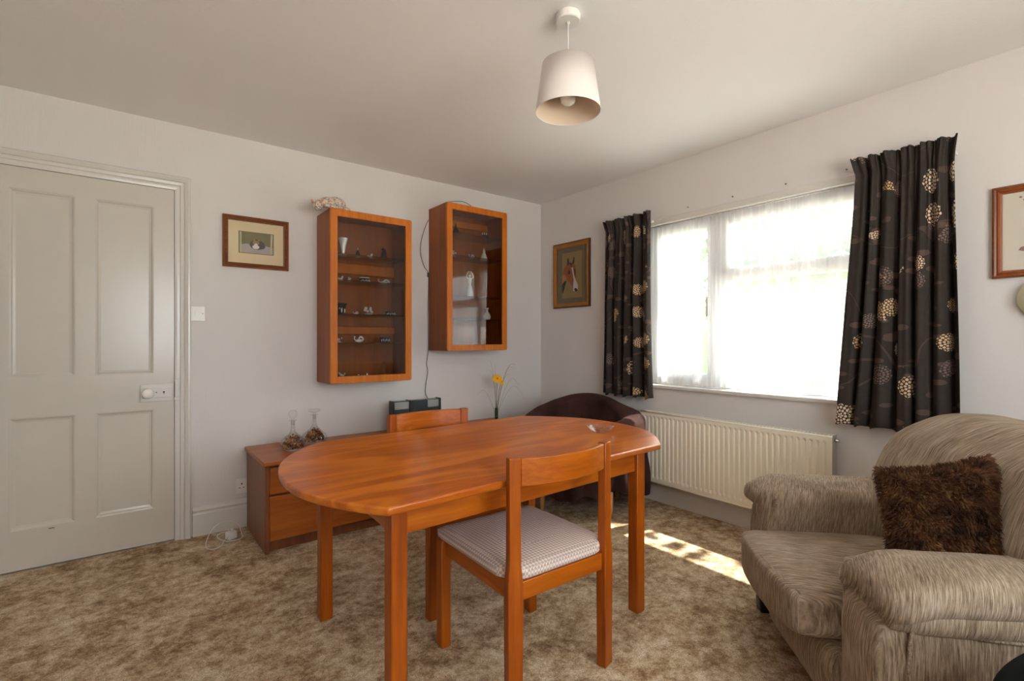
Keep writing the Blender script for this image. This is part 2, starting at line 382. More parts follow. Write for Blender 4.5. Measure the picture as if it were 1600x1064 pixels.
    def build(s, name, mat, parent=None, smooth=False, bevel=0, loc=None, rot=None, solid=0, seg=2):
        me = bpy.data.meshes.new(name); me.from_pydata(s.v, [], s.f)
        for k in (mat if isinstance(mat, (list, tuple)) else [mat]): me.materials.append(k)
        for p, i in zip(me.polygons, s.mi): p.material_index = i; p.use_smooth = smooth
        if s.uv:
            ul = me.uv_layers.new(name='UVMap')
            for l in me.loops: ul.data[l.index].uv = s.uv.get(l.vertex_index, (0, 0))
        bm = bmesh.new(); bm.from_mesh(me); bmesh.ops.recalc_face_normals(bm, faces=bm.faces[:]); bm.to_mesh(me); bm.free()
        o = bpy.data.objects.new(name, me); COL.objects.link(o)
        if parent: o.parent = parent
        if loc: o.location = loc
        if rot: o.rotation_euler = rot
        if solid: md = o.modifiers.new('solid', 'SOLIDIFY'); md.thickness = solid; md.offset = 0
        if bevel:
            md = o.modifiers.new('bevel', 'BEVEL'); md.width = bevel; md.segments = seg; md.limit_method = 'ANGLE'; md.angle_limit = R(40)
            me.shade_smooth() if hasattr(me, 'shade_smooth') else None
            if hasattr(me, 'set_sharp_from_angle'): me.set_sharp_from_angle(angle=R(45))
        return o

def root(name, label, cat, loc=(0, 0, 0), rz=0, group=None):
    o = bpy.data.objects.new(name, None); COL.objects.link(o); o.location = loc; o.rotation_euler = (0, 0, rz); o.empty_display_size = 0.1
    o['label'] = label; o['category'] = cat
    if group: o['group'] = group
    return o
def tag(o, label, cat, group=None, kind=None):
    o['label'] = label; o['category'] = cat
    if group: o['group'] = group
    if kind: o['kind'] = kind
    return o
def struct(o, label=None, cat=None):
    o['kind'] = 'structure'
    if label: o['label'] = label
    if cat: o['category'] = cat
    return o
def copy_tree(o, parent=None):
    c = o.copy(); COL.objects.link(c); c.parent = parent
    for ch in list(o.children): copy_tree(ch, c)
    return c
def ray_x(px, y):                              # where the sight line through column px meets the plane y
    u = (px - 800) / 775; a = math.cos(TH) + u * math.sin(TH); b = math.sin(TH) - u * math.cos(TH); return y * a / b

# ------------------------------------------------------------------ the room
WX, WY, H = 3.01, 3.45, 2.40
X0, Y0 = -1.15, -1.30
def S(name, mb, mat, label, cat, bevel=0): return struct(mb.build(name, mat, bevel=bevel), label, cat)
S('floor', MB().box(X0 - .1, WX + .0, Y0 - .1, WY + .0, -.1, 0), M['carpet'], 'brown and cream mottled carpet over the whole floor', 'floor')
S('ceiling', MB().box(X0 - .1, WX + .3, Y0 - .3, WY + .15, H, H + .1), M['ceiling'], 'off-white lightly textured ceiling', 'ceiling')
DX0, DX1, DZ = -.56, .226, 2.027
w = MB(); w.box(X0 - .1, DX0, WY, WY + .12, -.1, H); w.box(DX1, WX + .25, WY, WY + .12, -.1, H); w.box(DX0, DX1, WY, WY + .12, DZ, H)
S('wall_left', w, M['wallpaper'], 'pale embossed wallpapered wall with the door and wall cabinets', 'wall')
OY0, OY1, OZ0, OZ1 = .78, 2.30, .83, 2.0
w = MB(); w.box(WX, WX + .25, Y0 - .3, OY0, -.1, H); w.box(WX, WX + .25, OY1, WY, -.1, H); w.box(WX, WX + .25, OY0, OY1, -.1, OZ0); w.box(WX, WX + .25, OY0, OY1, OZ1, H)
S('wall_right', w, M['wallpaper'], 'pale embossed wallpapered wall with the garden window', 'wall')
w = MB(); w.box(X0 - .1, -.15, Y0 - .1, Y0, -.1, H); w.box(1.95, WX, Y0 - .1, Y0, -.1, H); w.box(-.15, 1.95, Y0 - .1, Y0, -.1, .8); w.box(-.15, 1.95, Y0 - .1, Y0, 2.1, H)  # opening added for the back fill light
S('wall_back', w, M['wallpaper'], 'papered wall behind the viewer with an added window opening', 'wall')
S('wall_side', MB().box(X0 - .1, X0, Y0, WY, -.1, H), M['wallpaper'], 'papered wall at the left end of the room', 'wall')
# hallway beyond the door stays dark
w = MB(); w.box(DX0 - .1, DX1 + .1, WY + .5, WY + .55, -.1, 2.3); w.box(DX0 - .1, DX0, WY + .12, WY + .5, -.1, 2.3); w.box(DX1, DX1 + .1, WY + .12, WY + .5, -.1, 2.3); w.box(DX0 - .1, DX1 + .1, WY + .12, WY + .55, 2.3, 2.35); w.box(DX0, DX1, WY, WY + .55, -.1, -.002)
S('wall_hall', w, M['wallpaper'], 'hallway walls behind the closed door', 'wall')

# skirting with a moulded top
def skirting(name, p0, p1, nrm, label):
    prof = [(0, 0), (.018, 0), (.018, .125), (.014, .133), (.014, .141), (.020, .146), (.020, .152), (.010, .160), (.006, .168), (0, .170)]
    p0, p1, nrm = Vector(p0), Vector(p1), Vector(nrm); mb = MB(); n = len(prof)
    vs = [p + nrm * a + Vector((0, 0, b)) for p in (p0, p1) for a, b in prof]
    mb.add(vs, [tuple(range(n)), tuple(range(2 * n - 1, n - 1, -1))] + [(i, (i + 1) % n, n + (i + 1) % n, n + i) for i in range(n)])
    struct(mb.build(name, M['white_paint']), label, 'skirting board')
skirting('baseboard_left', (.300, WY, 0), (WX, WY, 0), (0, -1, 0), 'white moulded skirting board under the wall cabinets')
skirting('baseboard_right', (WX, Y0, 0), (WX, WY, 0), (-1, 0, 0), 'white skirting board below the radiator')
skirting('baseboard_side', (X0, Y0, 0), (X0, WY, 0), (1, 0, 0), 'white skirting board at the left end of the room')

# door casing: stepped architrave, mitred
mb = MB()
def arch(prof):
    # prof: (distance outward from opening, depth towards room)
    for k in range(len(prof) - 1):
        (a0, d0), (a1, d1) = prof[k], prof[k + 1]
        L = [(DX0 - a0, 0), (DX0 - a0, DZ + a0), (DX1 + a0, DZ + a0), (DX1 + a0, 0)]; U = [(DX0 - a1, 0), (DX0 - a1, DZ + a1), (DX1 + a1, DZ + a1), (DX1 + a1, 0)]
        vs = [(x, WY - d0, z) for x, z in L] + [(x, WY - d1, z) for x, z in U]
        mb.add(vs, [(0, 1, 5, 4), (1, 2, 6, 5), (2, 3, 7, 6)])
arch([(-.012, 0), (-.012, .012), (0, .014), (.012, .014), (.016, .020), (.030, .022), (.034, .016), (.038, .022), (.052, .030), (.060, .030), (.066, .022), (.066, 0)])
mb.box(DX0 - .0, DX0 + .012, WY, WY + .12, 0, DZ); mb.box(DX1 - .012, DX1, WY, WY + .12, 0, DZ); mb.box(DX0, DX1, WY, WY + .12, DZ - .012, DZ)
struct(mb.build('trim_1', M['white_paint']), 'white stepped door casing around the panelled door', 'door frame')

# four panel door
dy = WY - .004; d0, d1, db, dt = DX0 + .014, .212, .008, 2.013
mb = MB()
cols = [(-.462, -.218), (-.135, .116)]; rows = [(.205, .762), (.966, 1.904)]
xs = [d0, cols[0][0], cols[0][1], cols[1][0], cols[1][1], d1]; zs = [db, rows[0][0], rows[0][1], rows[1][0], rows[1][1], dt]
for i in range(5):
    for j in range(5):
        if i in (1, 3) and j in (1, 3): continue
        mb.add([(xs[i], dy, zs[j]), (xs[i + 1], dy, zs[j]), (xs[i + 1], dy, zs[j + 1]), (xs[i], dy, zs[j + 1])], [(0, 1, 2, 3)])
for (a, b) in cols:
    for (c, d) in rows:
        steps = [(0, 0), (0, .003), (.006, .005), (.012, .011), (.022, .014), (.022, .014)]
        for k in range(len(steps) - 1):
            (u0, e0), (u1, e1) = steps[k], steps[k + 1]
            o = [(a + u0, c + u0), (b - u0, c + u0), (b - u0, d - u0), (a + u0, d - u0)]; p = [(a + u1, c + u1), (b - u1, c + u1), (b - u1, d - u1), (a + u1, d - u1)]
            mb.add([(x, dy + e0, z) for x, z in o] + [(x, dy + e1, z) for x, z in p], [(q, (q + 1) % 4, 4 + (q + 1) % 4, 4 + q) for q in range(4)])
        u = .022; mb.add([(a + u, dy + .014, c + u), (b - u, dy + .014, c + u), (b - u, dy + .014, d - u), (a + u, dy + .014, d - u)], [(0, 1, 2, 3)])
mb.add([(d0, dy, db), (d1, dy, db), (d1, dy, dt), (d0, dy, dt), (d0, dy + .036, db), (d1, dy + .036, db), (d1, dy + .036, dt), (d0, dy + .036, dt)],
       [(4, 7, 6, 5), (0, 4, 5, 1), (1, 5, 6, 2), (2, 6, 7, 3), (3, 7, 4, 0)])
door = struct(mb.build('door_1', M['door_paint']), 'cream painted four-panel door, closed, with a white knob', 'door')
lk = MB().box(.056, .210, dy - .006, dy, .812, .902).box(.050, .210, dy - .008, dy, .806, .813).build('lock_plate', M['white_paint'], door, bevel=.002)
ins = MB().box(.066, .204, dy - .009, dy - .004, .826, .886).build('finger_plate', M['white_paint'], lk, bevel=.002)
rm = Matrix.Rotation(R(90), 4, 'X')
MB().lathe([(.012, 0), (.012, .018), (.010, .024), (.024, .034), (.029, .046), (.026, .058), (.014, .065), (0, .066)], (.088, dy - .004, .857), 24, rm).build('door_knob', M['porcelain'], door, smooth=True)
mb = MB(); mb.lathe([(.0045, 0), (.0045, .001), (0, .001)], (.163, dy - .009, .858), 12, rm); mb.box(.1615, .1645, dy - .0102, dy - .009, .846, .857); mb.lathe([(.003, 0), (.003, .001), (0, .001)], (.128, dy - .009, .857), 10, rm)
mb.build('keyhole', M['hole'], lk)
MB().box(-.318, -.296, dy - .0016, dy + .0005, .190, .193).build('paint_chip', M['hole'], door)
kp = MB().box(.214, .226, WY - .024, WY - .008, .825, .92).box(.212, .232, WY - .030, WY - .010, .915, .93).box(.210, .232, WY - .030, WY - .010, .808, .826).build('latch_keep', M['white_paint'], door, bevel=.002)

# garden window
win = MB()
fx0, fx1 = WX + .09, WX + .15
def fbox(mb, y0, y1, z0, z1, dx=0): mb.box(fx0 - dx, fx1, y0, y1, z0, z1)
fbox(win, OY0, OY1, OZ0, OZ0 + .05); fbox(win, OY0, OY1, OZ1 - .05, OZ1); fbox(win, OY0, OY0 + .05, OZ0 + .05, OZ1 - .05); fbox(win, OY1 - .05, OY1, OZ0 + .05, OZ1 - .05)
fbox(win, 1.72, 1.79, OZ0 + .05, OZ1 - .05)
W1 = struct(win.build('window_1', M['upvc'], bevel=.004), 'white framed garden window behind the net curtain', 'window')
mb = MB(); y0, y1, z0, z1 = 1.79, 2.25, .88, 1.95; k = .045
for a in ((y0, y1, z0, z0 + k), (y0, y1, z1 - k, z1), (y0, y0 + k, z0 + k, z1 - k), (y1 - k, y1, z0 + k, z1 - k)): mb.box(fx0 - .018, fx1 - .02, *a)
cs = mb.build('casement', M['upvc'], W1, bevel=.004)
MB().box(fx0 + .02, fx0 + .026, y0 + k, y1 - k, z0 + k, z1 - k).build('pane', M['pane'], cs)
mb = MB(); mb.box(fx0 - .030, fx0 - .018, 1.800, 1.822, 1.40, 1.47); mb.box(fx0 - .056, fx0 - .030, 1.803, 1.819, 1.42, 1.44); mb.box(fx0 - .060, fx0 - .048, 1.802, 1.820, 1.31, 1.44); mb.build('window_handle', M['upvc'], cs, bevel=.004)
mb = MB(); y0, y1, z0, z1 = .83, 1.72, 1.575, 1.95
for a in ((y0, y1, z0, z0 + k), (y0, y1, z1 - k, z1), (y0, y0 + k, z0 + k, z1 - k), (y1 - k, y1, z0 + k, z1 - k)): mb.box(fx0 - .018, fx1 - .02, *a)
tl_ = mb.build('top_opener', M['upvc'], W1, bevel=.004)
MB().box(fx0 + .02, fx0 + .026, y0 + k, y1 - k, z0 + k, z1 - k).build('pane', M['pane'], tl_)
MB().box(fx0, fx1, .83, 1.72, 1.535, 1.575).build('transom', M['upvc'], W1, bevel=.004)
MB().box(fx0 + .02, fx0 + .026, .83, 1.72, .88, 1.535).build('pane', M['pane'], W1)
struct(MB().box(WX - .030, WX + .09, OY0 - .05, OY1 + .06, OZ0 - .022, OZ0 + .004).build('trim_2', M['white_paint'], bevel=.008, seg=3), 'white rounded window sill under the net curtain', 'window sill')
struct(MB().box(WX - .012, WX + .02, OY0 - .02, OY1 + .02, OZ1 - .022, OZ1 + .02).build('trim_3', M['white_paint'], bevel=.004), 'cream wooden batten along the top of the window', 'batten')
# unseen window added behind the viewer to let the fill light in
mb = MB()
for a in ((-.15, 1.95, .8, .85), (-.15, 1.95, 2.05, 2.1), (-.15, -.1, .85, 2.05), (1.9, 1.95, .85, 2.05), (.87, .93, .85, 2.05)): mb.box(a[0], a[1], Y0 - .08, Y0 - .03, a[2], a[3])
W2 = struct(mb.build('window_fill', M['upvc'], bevel=.004), 'unseen white framed window added behind the viewer for fill light', 'window')
MB().box(-.1, 1.9, Y0 - .058, Y0 - .052, .85, 2.05).build('pane', M['pane'], W2)

# eaves and garden
S('trim_eaves', MB().box(WX + .25, WX + .64, -2.5, 5.5, 2.37, 2.45), M['brick'], 'eaves overhanging the garden window', 'eaves')
S('garden_lawn', MB().box(WX + 5.2, 26, -16, 22, -.35, -.25), M['lawn'], 'sunlit lawn beyond the paving outside the window', 'lawn')
S('garden_paving', MB().box(WX + .25, WX + 5.2, -16, 22, -.35, -.25), M['paving'], 'pale paving outside the window', 'paving')
S('back_paving', MB().box(-12, WX, -22, Y0 - .3, -.35, -.25), M['paving'], 'pale paving outside the added back window', 'paving')
rnd = random.Random(5)
hd = MB()
hd.puff((.7, 5.5, .95), .3, (10.2, 4.0, .65), 26, fn=lambda q: q + Vector((noise.noise(q * 2.3), noise.noise(q * 2.1 + Vector((9, 0, 0))), noise.noise(q * 2.7 + Vector((0, 7, 0))))) * .22)
tag(hd.build('garden_hedge', M['foliage'], smooth=True), 'green clipped hedge across the garden beyond the window', 'hedge')
def tree(name, loc, h, cr, nleaf, ls, label, crown_off=(0, 0, 0)):
    r = root(name, label, 'tree', loc)
    t = MB(); t.tube([(0, 0, 0), (.05, .03, h * .4), (0, 0, h * .75), (crown_off[0] * .7, crown_off[1] * .7, h)], [.12, .10, .07, .03], 10)
    for k in range(7):
        a = rnd.uniform(0, 2 * PI); q = Vector((crown_off[0] + cr[0] * .7 * math.cos(a), crown_off[1] + cr[1] * .7 * math.sin(a), h + rnd.uniform(-.4, .6) * cr[2]))
        t.tube([(0, 0, h * .7), tuple(q * .5 + Vector((0, 0, h * .38))), tuple(q)], [.05, .03, .012], 6)
    t.build('trunk', M['bark'], r, smooth=True)
    l = MB()
    for k in range(nleaf):
        while True:
            p = Vector((rnd.uniform(-1, 1), rnd.uniform(-1, 1), rnd.uniform(-1, 1)))
            if p.length < 1: break
        p = Vector((p.x * cr[0] + crown_off[0], p.y * cr[1] + crown_off[1], p.z * cr[2] + h))
        if noise.noise(p * 1.6) < -.02: continue
        m = Matrix.Rotation(rnd.uniform(0, 6.3), 4, 'Z') @ Matrix.Rotation(rnd.uniform(-.9, .9), 4, 'X'); s = ls * rnd.uniform(.7, 1.3)
        l.add([p + m @ Vector(q) for q in ((0, 0, 0), (s * .4, s * .35, .01), (s * .1, s, 0), (-s * .4, s * .45, .01))], [(0, 1, 2, 3)])
    l.build('foliage', M['foliage'], r)
tree('garden_tree', (5.9, .6, -.25), 4.7, (1.1, 1.7, .75), 1700, .15, 'leafy garden tree near the house shading the window')
tree('garden_tree', (7.7, 3.4, -.25), 2.3, (1.2, 1.3, 1.1), 5000, .16, 'bushy round tree further down the garden')

# ------------------------------------------------------------------ dining table
table = root('dining_table', 'long teak extending dining table with bowed rounded ends', 'table', (1.15, 1.72, 0))
def tp(p): return (p[0] - 1.15, p[1] - 1.72)
NL, NR, FR, FL = (.535, 1.215), (1.775, 1.268), (1.80, 2.235), (.640, 2.185)
def bow(a, b, sag, n=20, pw=1.0):
    a, b = Vector(a), Vector(b); d = b - a; nn = Vector((d.y, -d.x)).normalized()
    return [tuple(a + d * t + nn * sag * (max(0, 1 - abs(2 * t - 1) ** 2.3)) ** pw) for t in [i / n for i in range(n + 1)]]
out = [NL] + bow(NR, FR, .265)[0:] + bow(FL, NL, .200)[:-1]
poly = [tp(p) for p in out]
MB().prism(poly, .691, .715).build('table_top', M['teak_top'], table, bevel=.006, seg=3)
legs = [(.575, 1.285), (1.691, 1.323), (1.735, 2.09), (.622, 2.075)]; ls = .050
for (x, y) in legs:
    x, y = tp((x, y)); MB().box(x, x + ls, y, y + ls, 0, .691).build('leg', M['teak_z'], table, bevel=.004)
def apron(a, b, mat):
    a, b = Vector(tp(a)), Vector(tp(b)); d = (b - a).normalized(); n = Vector((-d.y, d.x)) * .011
    q = [a + n, b + n, b - n, a - n]; MB().prism([tuple(p) for p in q], .598, .691).build('apron', mat, table, bevel=.002)
apron((.625, 1.315), (1.691, 1.348), M['teak_x']); apron((.672, 2.10), (1.735, 2.115), M['teak_x'])
apron((.605, 1.335), (.640, 2.075), M['teak_y']); apron((1.716, 1.373), (1.755, 2.09), M['teak_y'])

# ------------------------------------------------------------------ dining chairs (origin: middle of the seat on the floor, front = +y)
chair = root('dining_chair', 'nearest teak dining chair, its back to the viewer, checked lilac seat in full view', 'chair', (1.146, 1.418, 0), R(-1.5), 'teak dining chairs at the table')
hw, dp = .229, .235
for sx in (-1, 1):
    x = sx * (hw - .020)
    MB().box(x - .020, x + .020, dp - .042, dp, 0, .405).build('front_leg', M['teak_z'], chair, bevel=.004)
    # rear post: turned to follow the curve of the back, slimmer above the seat
    a = R(13) * sx; m = Matrix.Translation((sx * (hw - .028), -dp + .016, 0)) @ Matrix.Rotation(a, 4, 'Z')
    mb = MB(); lv = [(0, .024, .018), (.33, .026, .019), (.40, .026, .019), (.455, .0205, .016), (.60, .0195, .0155), (.790, .0195, .0155)]
    vs = []; fs = []
    for z, wx, wy in lv: vs += [m @ Vector(p) for p in ((-wx, -wy, z), (wx, -wy, z), (wx, wy, z), (-wx, wy, z))]
    for i in range(len(lv) - 1):
        for q in range(4): fs.append((i * 4 + q, i * 4 + (q + 1) % 4, i * 4 + 4 + (q + 1) % 4, i * 4 + 4 + q))
    e = 4 * (len(lv) - 1); fs += [(3, 2, 1, 0), (e, e + 1, e + 2, e + 3)]
    mb.add(vs, fs); mb.build('back_post', M['teak_z'], chair, bevel=.003)
    MB().box(sx * (hw - .030) - .010, sx * (hw - .030) + .010, -dp + .034, dp - .042, .345, .402).build('seat_rail', M['teak_y'], chair, bevel=.002)
MB().box(-hw + .040, hw - .040, dp - .034, dp - .012, .345, .402).build('seat_rail', M['teak_x'], chair, bevel=.002)
MB().box(-hw + .050, hw - .050, -dp + .006, -dp + .028, .345, .402).build('seat_rail', M['teak_x'], chair, bevel=.002)
mb = MB(); n = 24; half = hw - .046; vs = []; fs = []
for i in range(n + 1):
    t = -1 + 2 * i / n; y = -dp + .010 - .038 * (1 - t * t)
    for yy, z in ((y - .010, .700), (y + .010, .700), (y + .010, .787), (y - .010, .787)): vs.append((t * half, yy, z))
for i in range(n):
    for q in range(4): fs.append((i * 4 + q, i * 4 + (q + 1) % 4, i * 4 + 4 + (q + 1) % 4, i * 4 + 4 + q))
fs += [(3, 2, 1, 0), tuple(n * 4 + k for k in range(4))]
mb.add(vs, fs); mb.build('back_rail', M['teak_x'], chair, bevel=.003)
def padfn(q):
    k = max(0, 1 - (q.x / .25) ** 2) * max(0, 1 - (q.y / .25) ** 2)
    if q.z > 0: q.z += .014 * k
    if q.y < -.13:                                # cut back around the rear posts
        e = max(0, abs(q.x) - .165); q.y += e * 1.0 * min(1, (-q.y - .13) / .09)
    return q
MB().puff((.226, .238, .022), .018, (0, .008, .422), 22, fn=padfn).build('seat', M['weave'], chair, smooth=True)
far = copy_tree(chair); far.location = (1.208, 2.032, 0); far.rotation_euler = (0, 0, R(180 - 1.5))
far['label'] = 'teak dining chair beyond the table, only its curved back rail showing above it'

# glass dish on the table
t = MB().lathe([(0, .0), (.026, .0), (.030, .004), (.050, .016), (.066, .034), (.062, .034), (.046, .019), (.026, .008), (0, .007)], (0, 0, 0), 28)
tag(t.build('glass_dish', M['clear'], smooth=True, loc=(1.77, 1.60, .7155)), 'small clear glass dish on the far end of the dining table', 'dish')

# ------------------------------------------------------------------ sideboard
sx0, sx1, sy0, sy1, sh = .582, 2.46, 2.905, 3.425, .497
sb = root('sideboard', 'long low teak sideboard with plain drawer fronts against the wall', 'sideboard', ((sx0 + sx1) / 2, (sy0 + sy1) / 2, 0))
cx, cy = (sx0 + sx1) / 2, (sy0 + sy1) / 2
def L(mb_args): x0, x1, y0, y1, z0, z1 = mb_args; return (x0 - cx, x1 - cx, y0 - cy, y1 - cy, z0, z1)
MB().box(*L((sx0 - .012, sx1 + .012, sy0 - .012, sy1, sh - .022, sh))).build('top', M['side_x'], sb, bevel=.004)
for x in (sx0, sx1 - .02): MB().box(*L((x, x + .02, sy0 + .004, sy1, 0, sh - .022))).build('end_panel', M['side_z'], sb, bevel=.002)
mb = MB(); mb.box(*L((sx0 + .02, sx1 - .02, sy0 + .045, sy0 + .06, 0, .065))); mb.box(*L((sx0 + .02, sx1 - .02, sy1 - .01, sy1, 0, sh - .022))); mb.box(*L((sx0 + .02, sx1 - .02, sy0 + .03, sy1, .055, .068))); mb.box(*L((sx0 + .02, sx1 - .02, sy0 + .03, sy0 + .04, .068, sh - .022)))
mb.build('plinth', M['side_z'], sb)
wcol = (sx1 - sx0 - .04) / 2
for c_ in range(2):
    a = sx0 + .022 + c_ * wcol; b = a + wcol - .006
    for z0, z1 in ((.066, .305), (.317, .460)):
        MB().box(*L((a, b, sy0 + .002, sy0 + .020, z0, z1))).build('drawer_front', M['side_x'], sb, bevel=.004)

# decanters with dried petals
def decanter(name, loc, prof, inner, stop, label, seed):
    r = root(name, label, 'decanter', loc, 0)
    MB().lathe(prof + inner, (0, 0, 0), 36).build('bottle', M['clear'], r, smooth=True)
    MB().lathe(stop, (0, 0, 0), 28).build('stopper', M['clear'], r, smooth=True)
    rn = random.Random(seed); mb = MB()
    for k in range(230):
        a = rn.uniform(0, 2 * PI); q = math.sqrt(rn.random()) * .056; z = .017 + rn.random() * .078 * (1 - (q / .066) ** 2)
        m = Matrix.Rotation(rn.uniform(0, 3), 4, 'X') @ Matrix.Rotation(rn.uniform(0, 3), 4, 'Y')
        mb.ico((q * math.cos(a), q * math.sin(a), z), (rn.uniform(.006, .011), rn.uniform(.005, .008), rn.uniform(.002, .005)), 1, m, .25, rn)
    return mb
b1 = [(0, 0), (.040, 0), (.055, .008), (.068, .026), (.071, .042), (.064, .062), (.045, .082), (.024, .098), (.0145, .112), (.0125, .130), (.0125, .172), (.022, .176), (.022, .180)]
i1 = [(.010, .180), (.010, .130), (.012, .112), (.022, .094), (.043, .078), (.061, .058), (.067, .042), (.064, .028), (.052, .012), (0, .010)]
mb = decanter('glass_decanter', (.778, 3.135, sh + .0005), b1, i1, [(0, .150), (.0085, .150), (.0095, .185), (.012, .190), (.021, .198), (.026, .212), (.0245, .226), (.016, .237), (0, .241)], 'front glass decanter with a ball stopper, half filled with dried petals', 3)
tag(mb.build('dried_petals', M['potpourri'], loc=(.778, 3.135, sh + .001)), 'brown dried petals inside the ball-stoppered decanter', 'potpourri', kind='stuff')
b2 = [(0, 0), (.050, 0), (.066, .006), (.078, .020), (.080, .034), (.070, .054), (.046, .076), (.024, .096), (.014, .114), (.012, .130), (.012, .172), (.023, .176), (.023, .180)]
i2 = [(.009, .180), (.009, .130), (.012, .114), (.022, .093), (.044, .072), (.067, .051), (.076, .034), (.074, .022), (.062, .010), (0, .009)]
mb = decanter('glass_decanter', (.945, 3.285, sh + .0005), b2, i2, [(0, .150), (.008, .150), (.010, .188), (.018, .193), (.034, .199), (.038, .206), (.034, .213), (.016, .215), (0, .214)], 'rear glass decanter with a flat disc stopper, half filled with dried petals', 8)
tag(mb.build('dried_petals', M['potpourri'], loc=(.945, 3.285, sh + .001)), 'brown dried petals inside the disc-stoppered decanter', 'potpourri', kind='stuff')

# black device on the sideboard
rd = root('radio', 'black upright electronic unit with two silver-grey blocks, on the sideboard', 'radio', (1.655, 3.28, sh), 0)
MB().box(-.190, -.062, -.030, .030, 0, .222).box(-.058, .190, -.030, .030, 0, .222).build('casing', M['slate'], rd, bevel=.004)
for a in (-.192, -.064, .180): MB().box(a, a + .012, -.034, .032, 0, .226).build('edge_strip', M['black'], rd, bevel=.002)
MB().box(-.178, -.068, -.0335, -.029, .165, .218).build('silver_panel', M['silver'], rd, bevel=.002)
MB().box(.082, .172, -.0335, -.029, .165, .218).build('silver_panel', M['silver'], rd, bevel=.002)

# vase with gerberas
vs = root('bud_vase', 'slim clear glass vase standing near the right end of the sideboard', 'vase', (2.352, 3.24, sh), 0)
MB().lathe([(0, 0), (.014, 0), (.015, .004), (.014, .11), (.0125, .11), (.0125, .010), (0, .010)], (0, 0, 0), 20).build('tube', M['stem_glass'], vs, smooth=True)
MB().lathe([(0, .0102), (.012, .0102), (.012, .066), (0, .066)], (0, 0, 0), 16).build('water', M['stem_glass'], vs, smooth=True)
def gerbera(loc, top, rad, tilt, label, seed, n=22):
    r = root('gerbera', label, 'flower', loc, 0, None); rn = random.Random(seed); top = Vector(top)
    MB().tube([(0, 0, .012), (top.x * .15, top.y * .15, top.z * .45), (top.x * .6, top.y * .6, top.z * .8), tuple(top)], .0022, 8).build('stem', M['leaf'], r, smooth=True)
    m = Matrix.Translation(top) @ Matrix.Rotation(tilt[1], 4, 'Z') @ Matrix.Rotation(tilt[0], 4, 'X')
    p = MB()
    for ring, (rr, lift) in enumerate(((1.0, .002), (.78, .006), (.5, .008))):
        for k in range(n):
            a = 2 * PI * (k + .5 * ring) / n + rn.uniform(-.05, .05); L_ = rad * rr * rn.uniform(.9, 1.08); wd = .16 * rad
            c_, s_ = math.cos(a), math.sin(a)
            def P_(d, o, z): return m @ Vector((c_ * d - s_ * o, s_ * d + c_ * o, z))
            p.add([P_(rad * .12, -wd * .5, lift), P_(L_ * .65, -wd, lift + .005), P_(L_, 0, lift + .001), P_(L_ * .65, wd, lift + .005), P_(rad * .12, wd * .5, lift)], [(0, 1, 2, 3, 4)])
    p.build('petals', M['petal'], r)
    MB().lathe([(rad * .26, 0), (rad * .28, .006), (rad * .18, .011), (0, .012)], (0, 0, 0), 18, m.to_3x3().to_4x4()).build('centre', M['petal_c'], r, smooth=True, loc=tuple(top))
gerbera((2.352, 3.24, sh), (-.018, -.035, .345), .045, (R(55), R(-25)), 'larger yellow gerbera standing in the slim glass vase', 1)
gerbera((2.356, 3.243, sh), (.022, -.03, .315), .032, (R(60), R(20)), 'smaller yellow gerbera below the larger bloom in the vase', 2)
gr = MB()
for (dx, dz, cv, r_) in ((.16, .44, .03, .0016), (.145, .41, .05, .0014), (-.055, .47, -.01, .0013), (.0, .45, .0, .0012), (-.17, .215, -.08, .0011), (-.08, .40, .02, .0010), (.20, .28, .11, .0010), (.10, .36, .02, .0013), (.24, .20, .13, .0009)):
    pts = []
    for i in range(13):
        t_ = i / 12; x = dx * t_ ** 1.7 + cv * math.sin(PI * t_) * .5; z = .02 + (dz + abs(cv) * .9) * math.sin(min(1, t_ * (1 + abs(cv) * 3.5)) * PI / 2) - abs(cv) * .9 * t_ ** 2 * 1.2
        pts.append((x, -.05 * t_ * (1 if dx > 0 else -.4), z))
    gr.tube(pts, [r_ * (1 - .6 * i / 12) for i in range(13)], 5)
tag(gr.build('grass_blades', M['grassblade'], smooth=True, loc=(2.352, 3.243, sh)), 'thin arching grass blades standing in the slim glass vase', 'grass', kind='stuff')
for i, (x, y, r_) in enumerate(((2.18, 3.09, .030), (2.30, 3.12, .028), (2.395, 3.13, .020))):
    o = MB().lathe([(0, 0), (r_, 0), (r_ * 1.08, .006), (r_ * .85, .016), (r_ * .4, .012), (0, .011)], (0, 0, 0), 20).build('tealight_holder', M['crystal'], smooth=True, loc=(x, y, sh + .0005))
    tag(o, ('leftmost of the low clear glass holders on the sideboard in front of the vase', 'middle low clear glass holder on the sideboard in front of the vase', 'small low glass holder on the sideboard right beside the vase')[i], 'candle holder', 'glass holders by the vase')

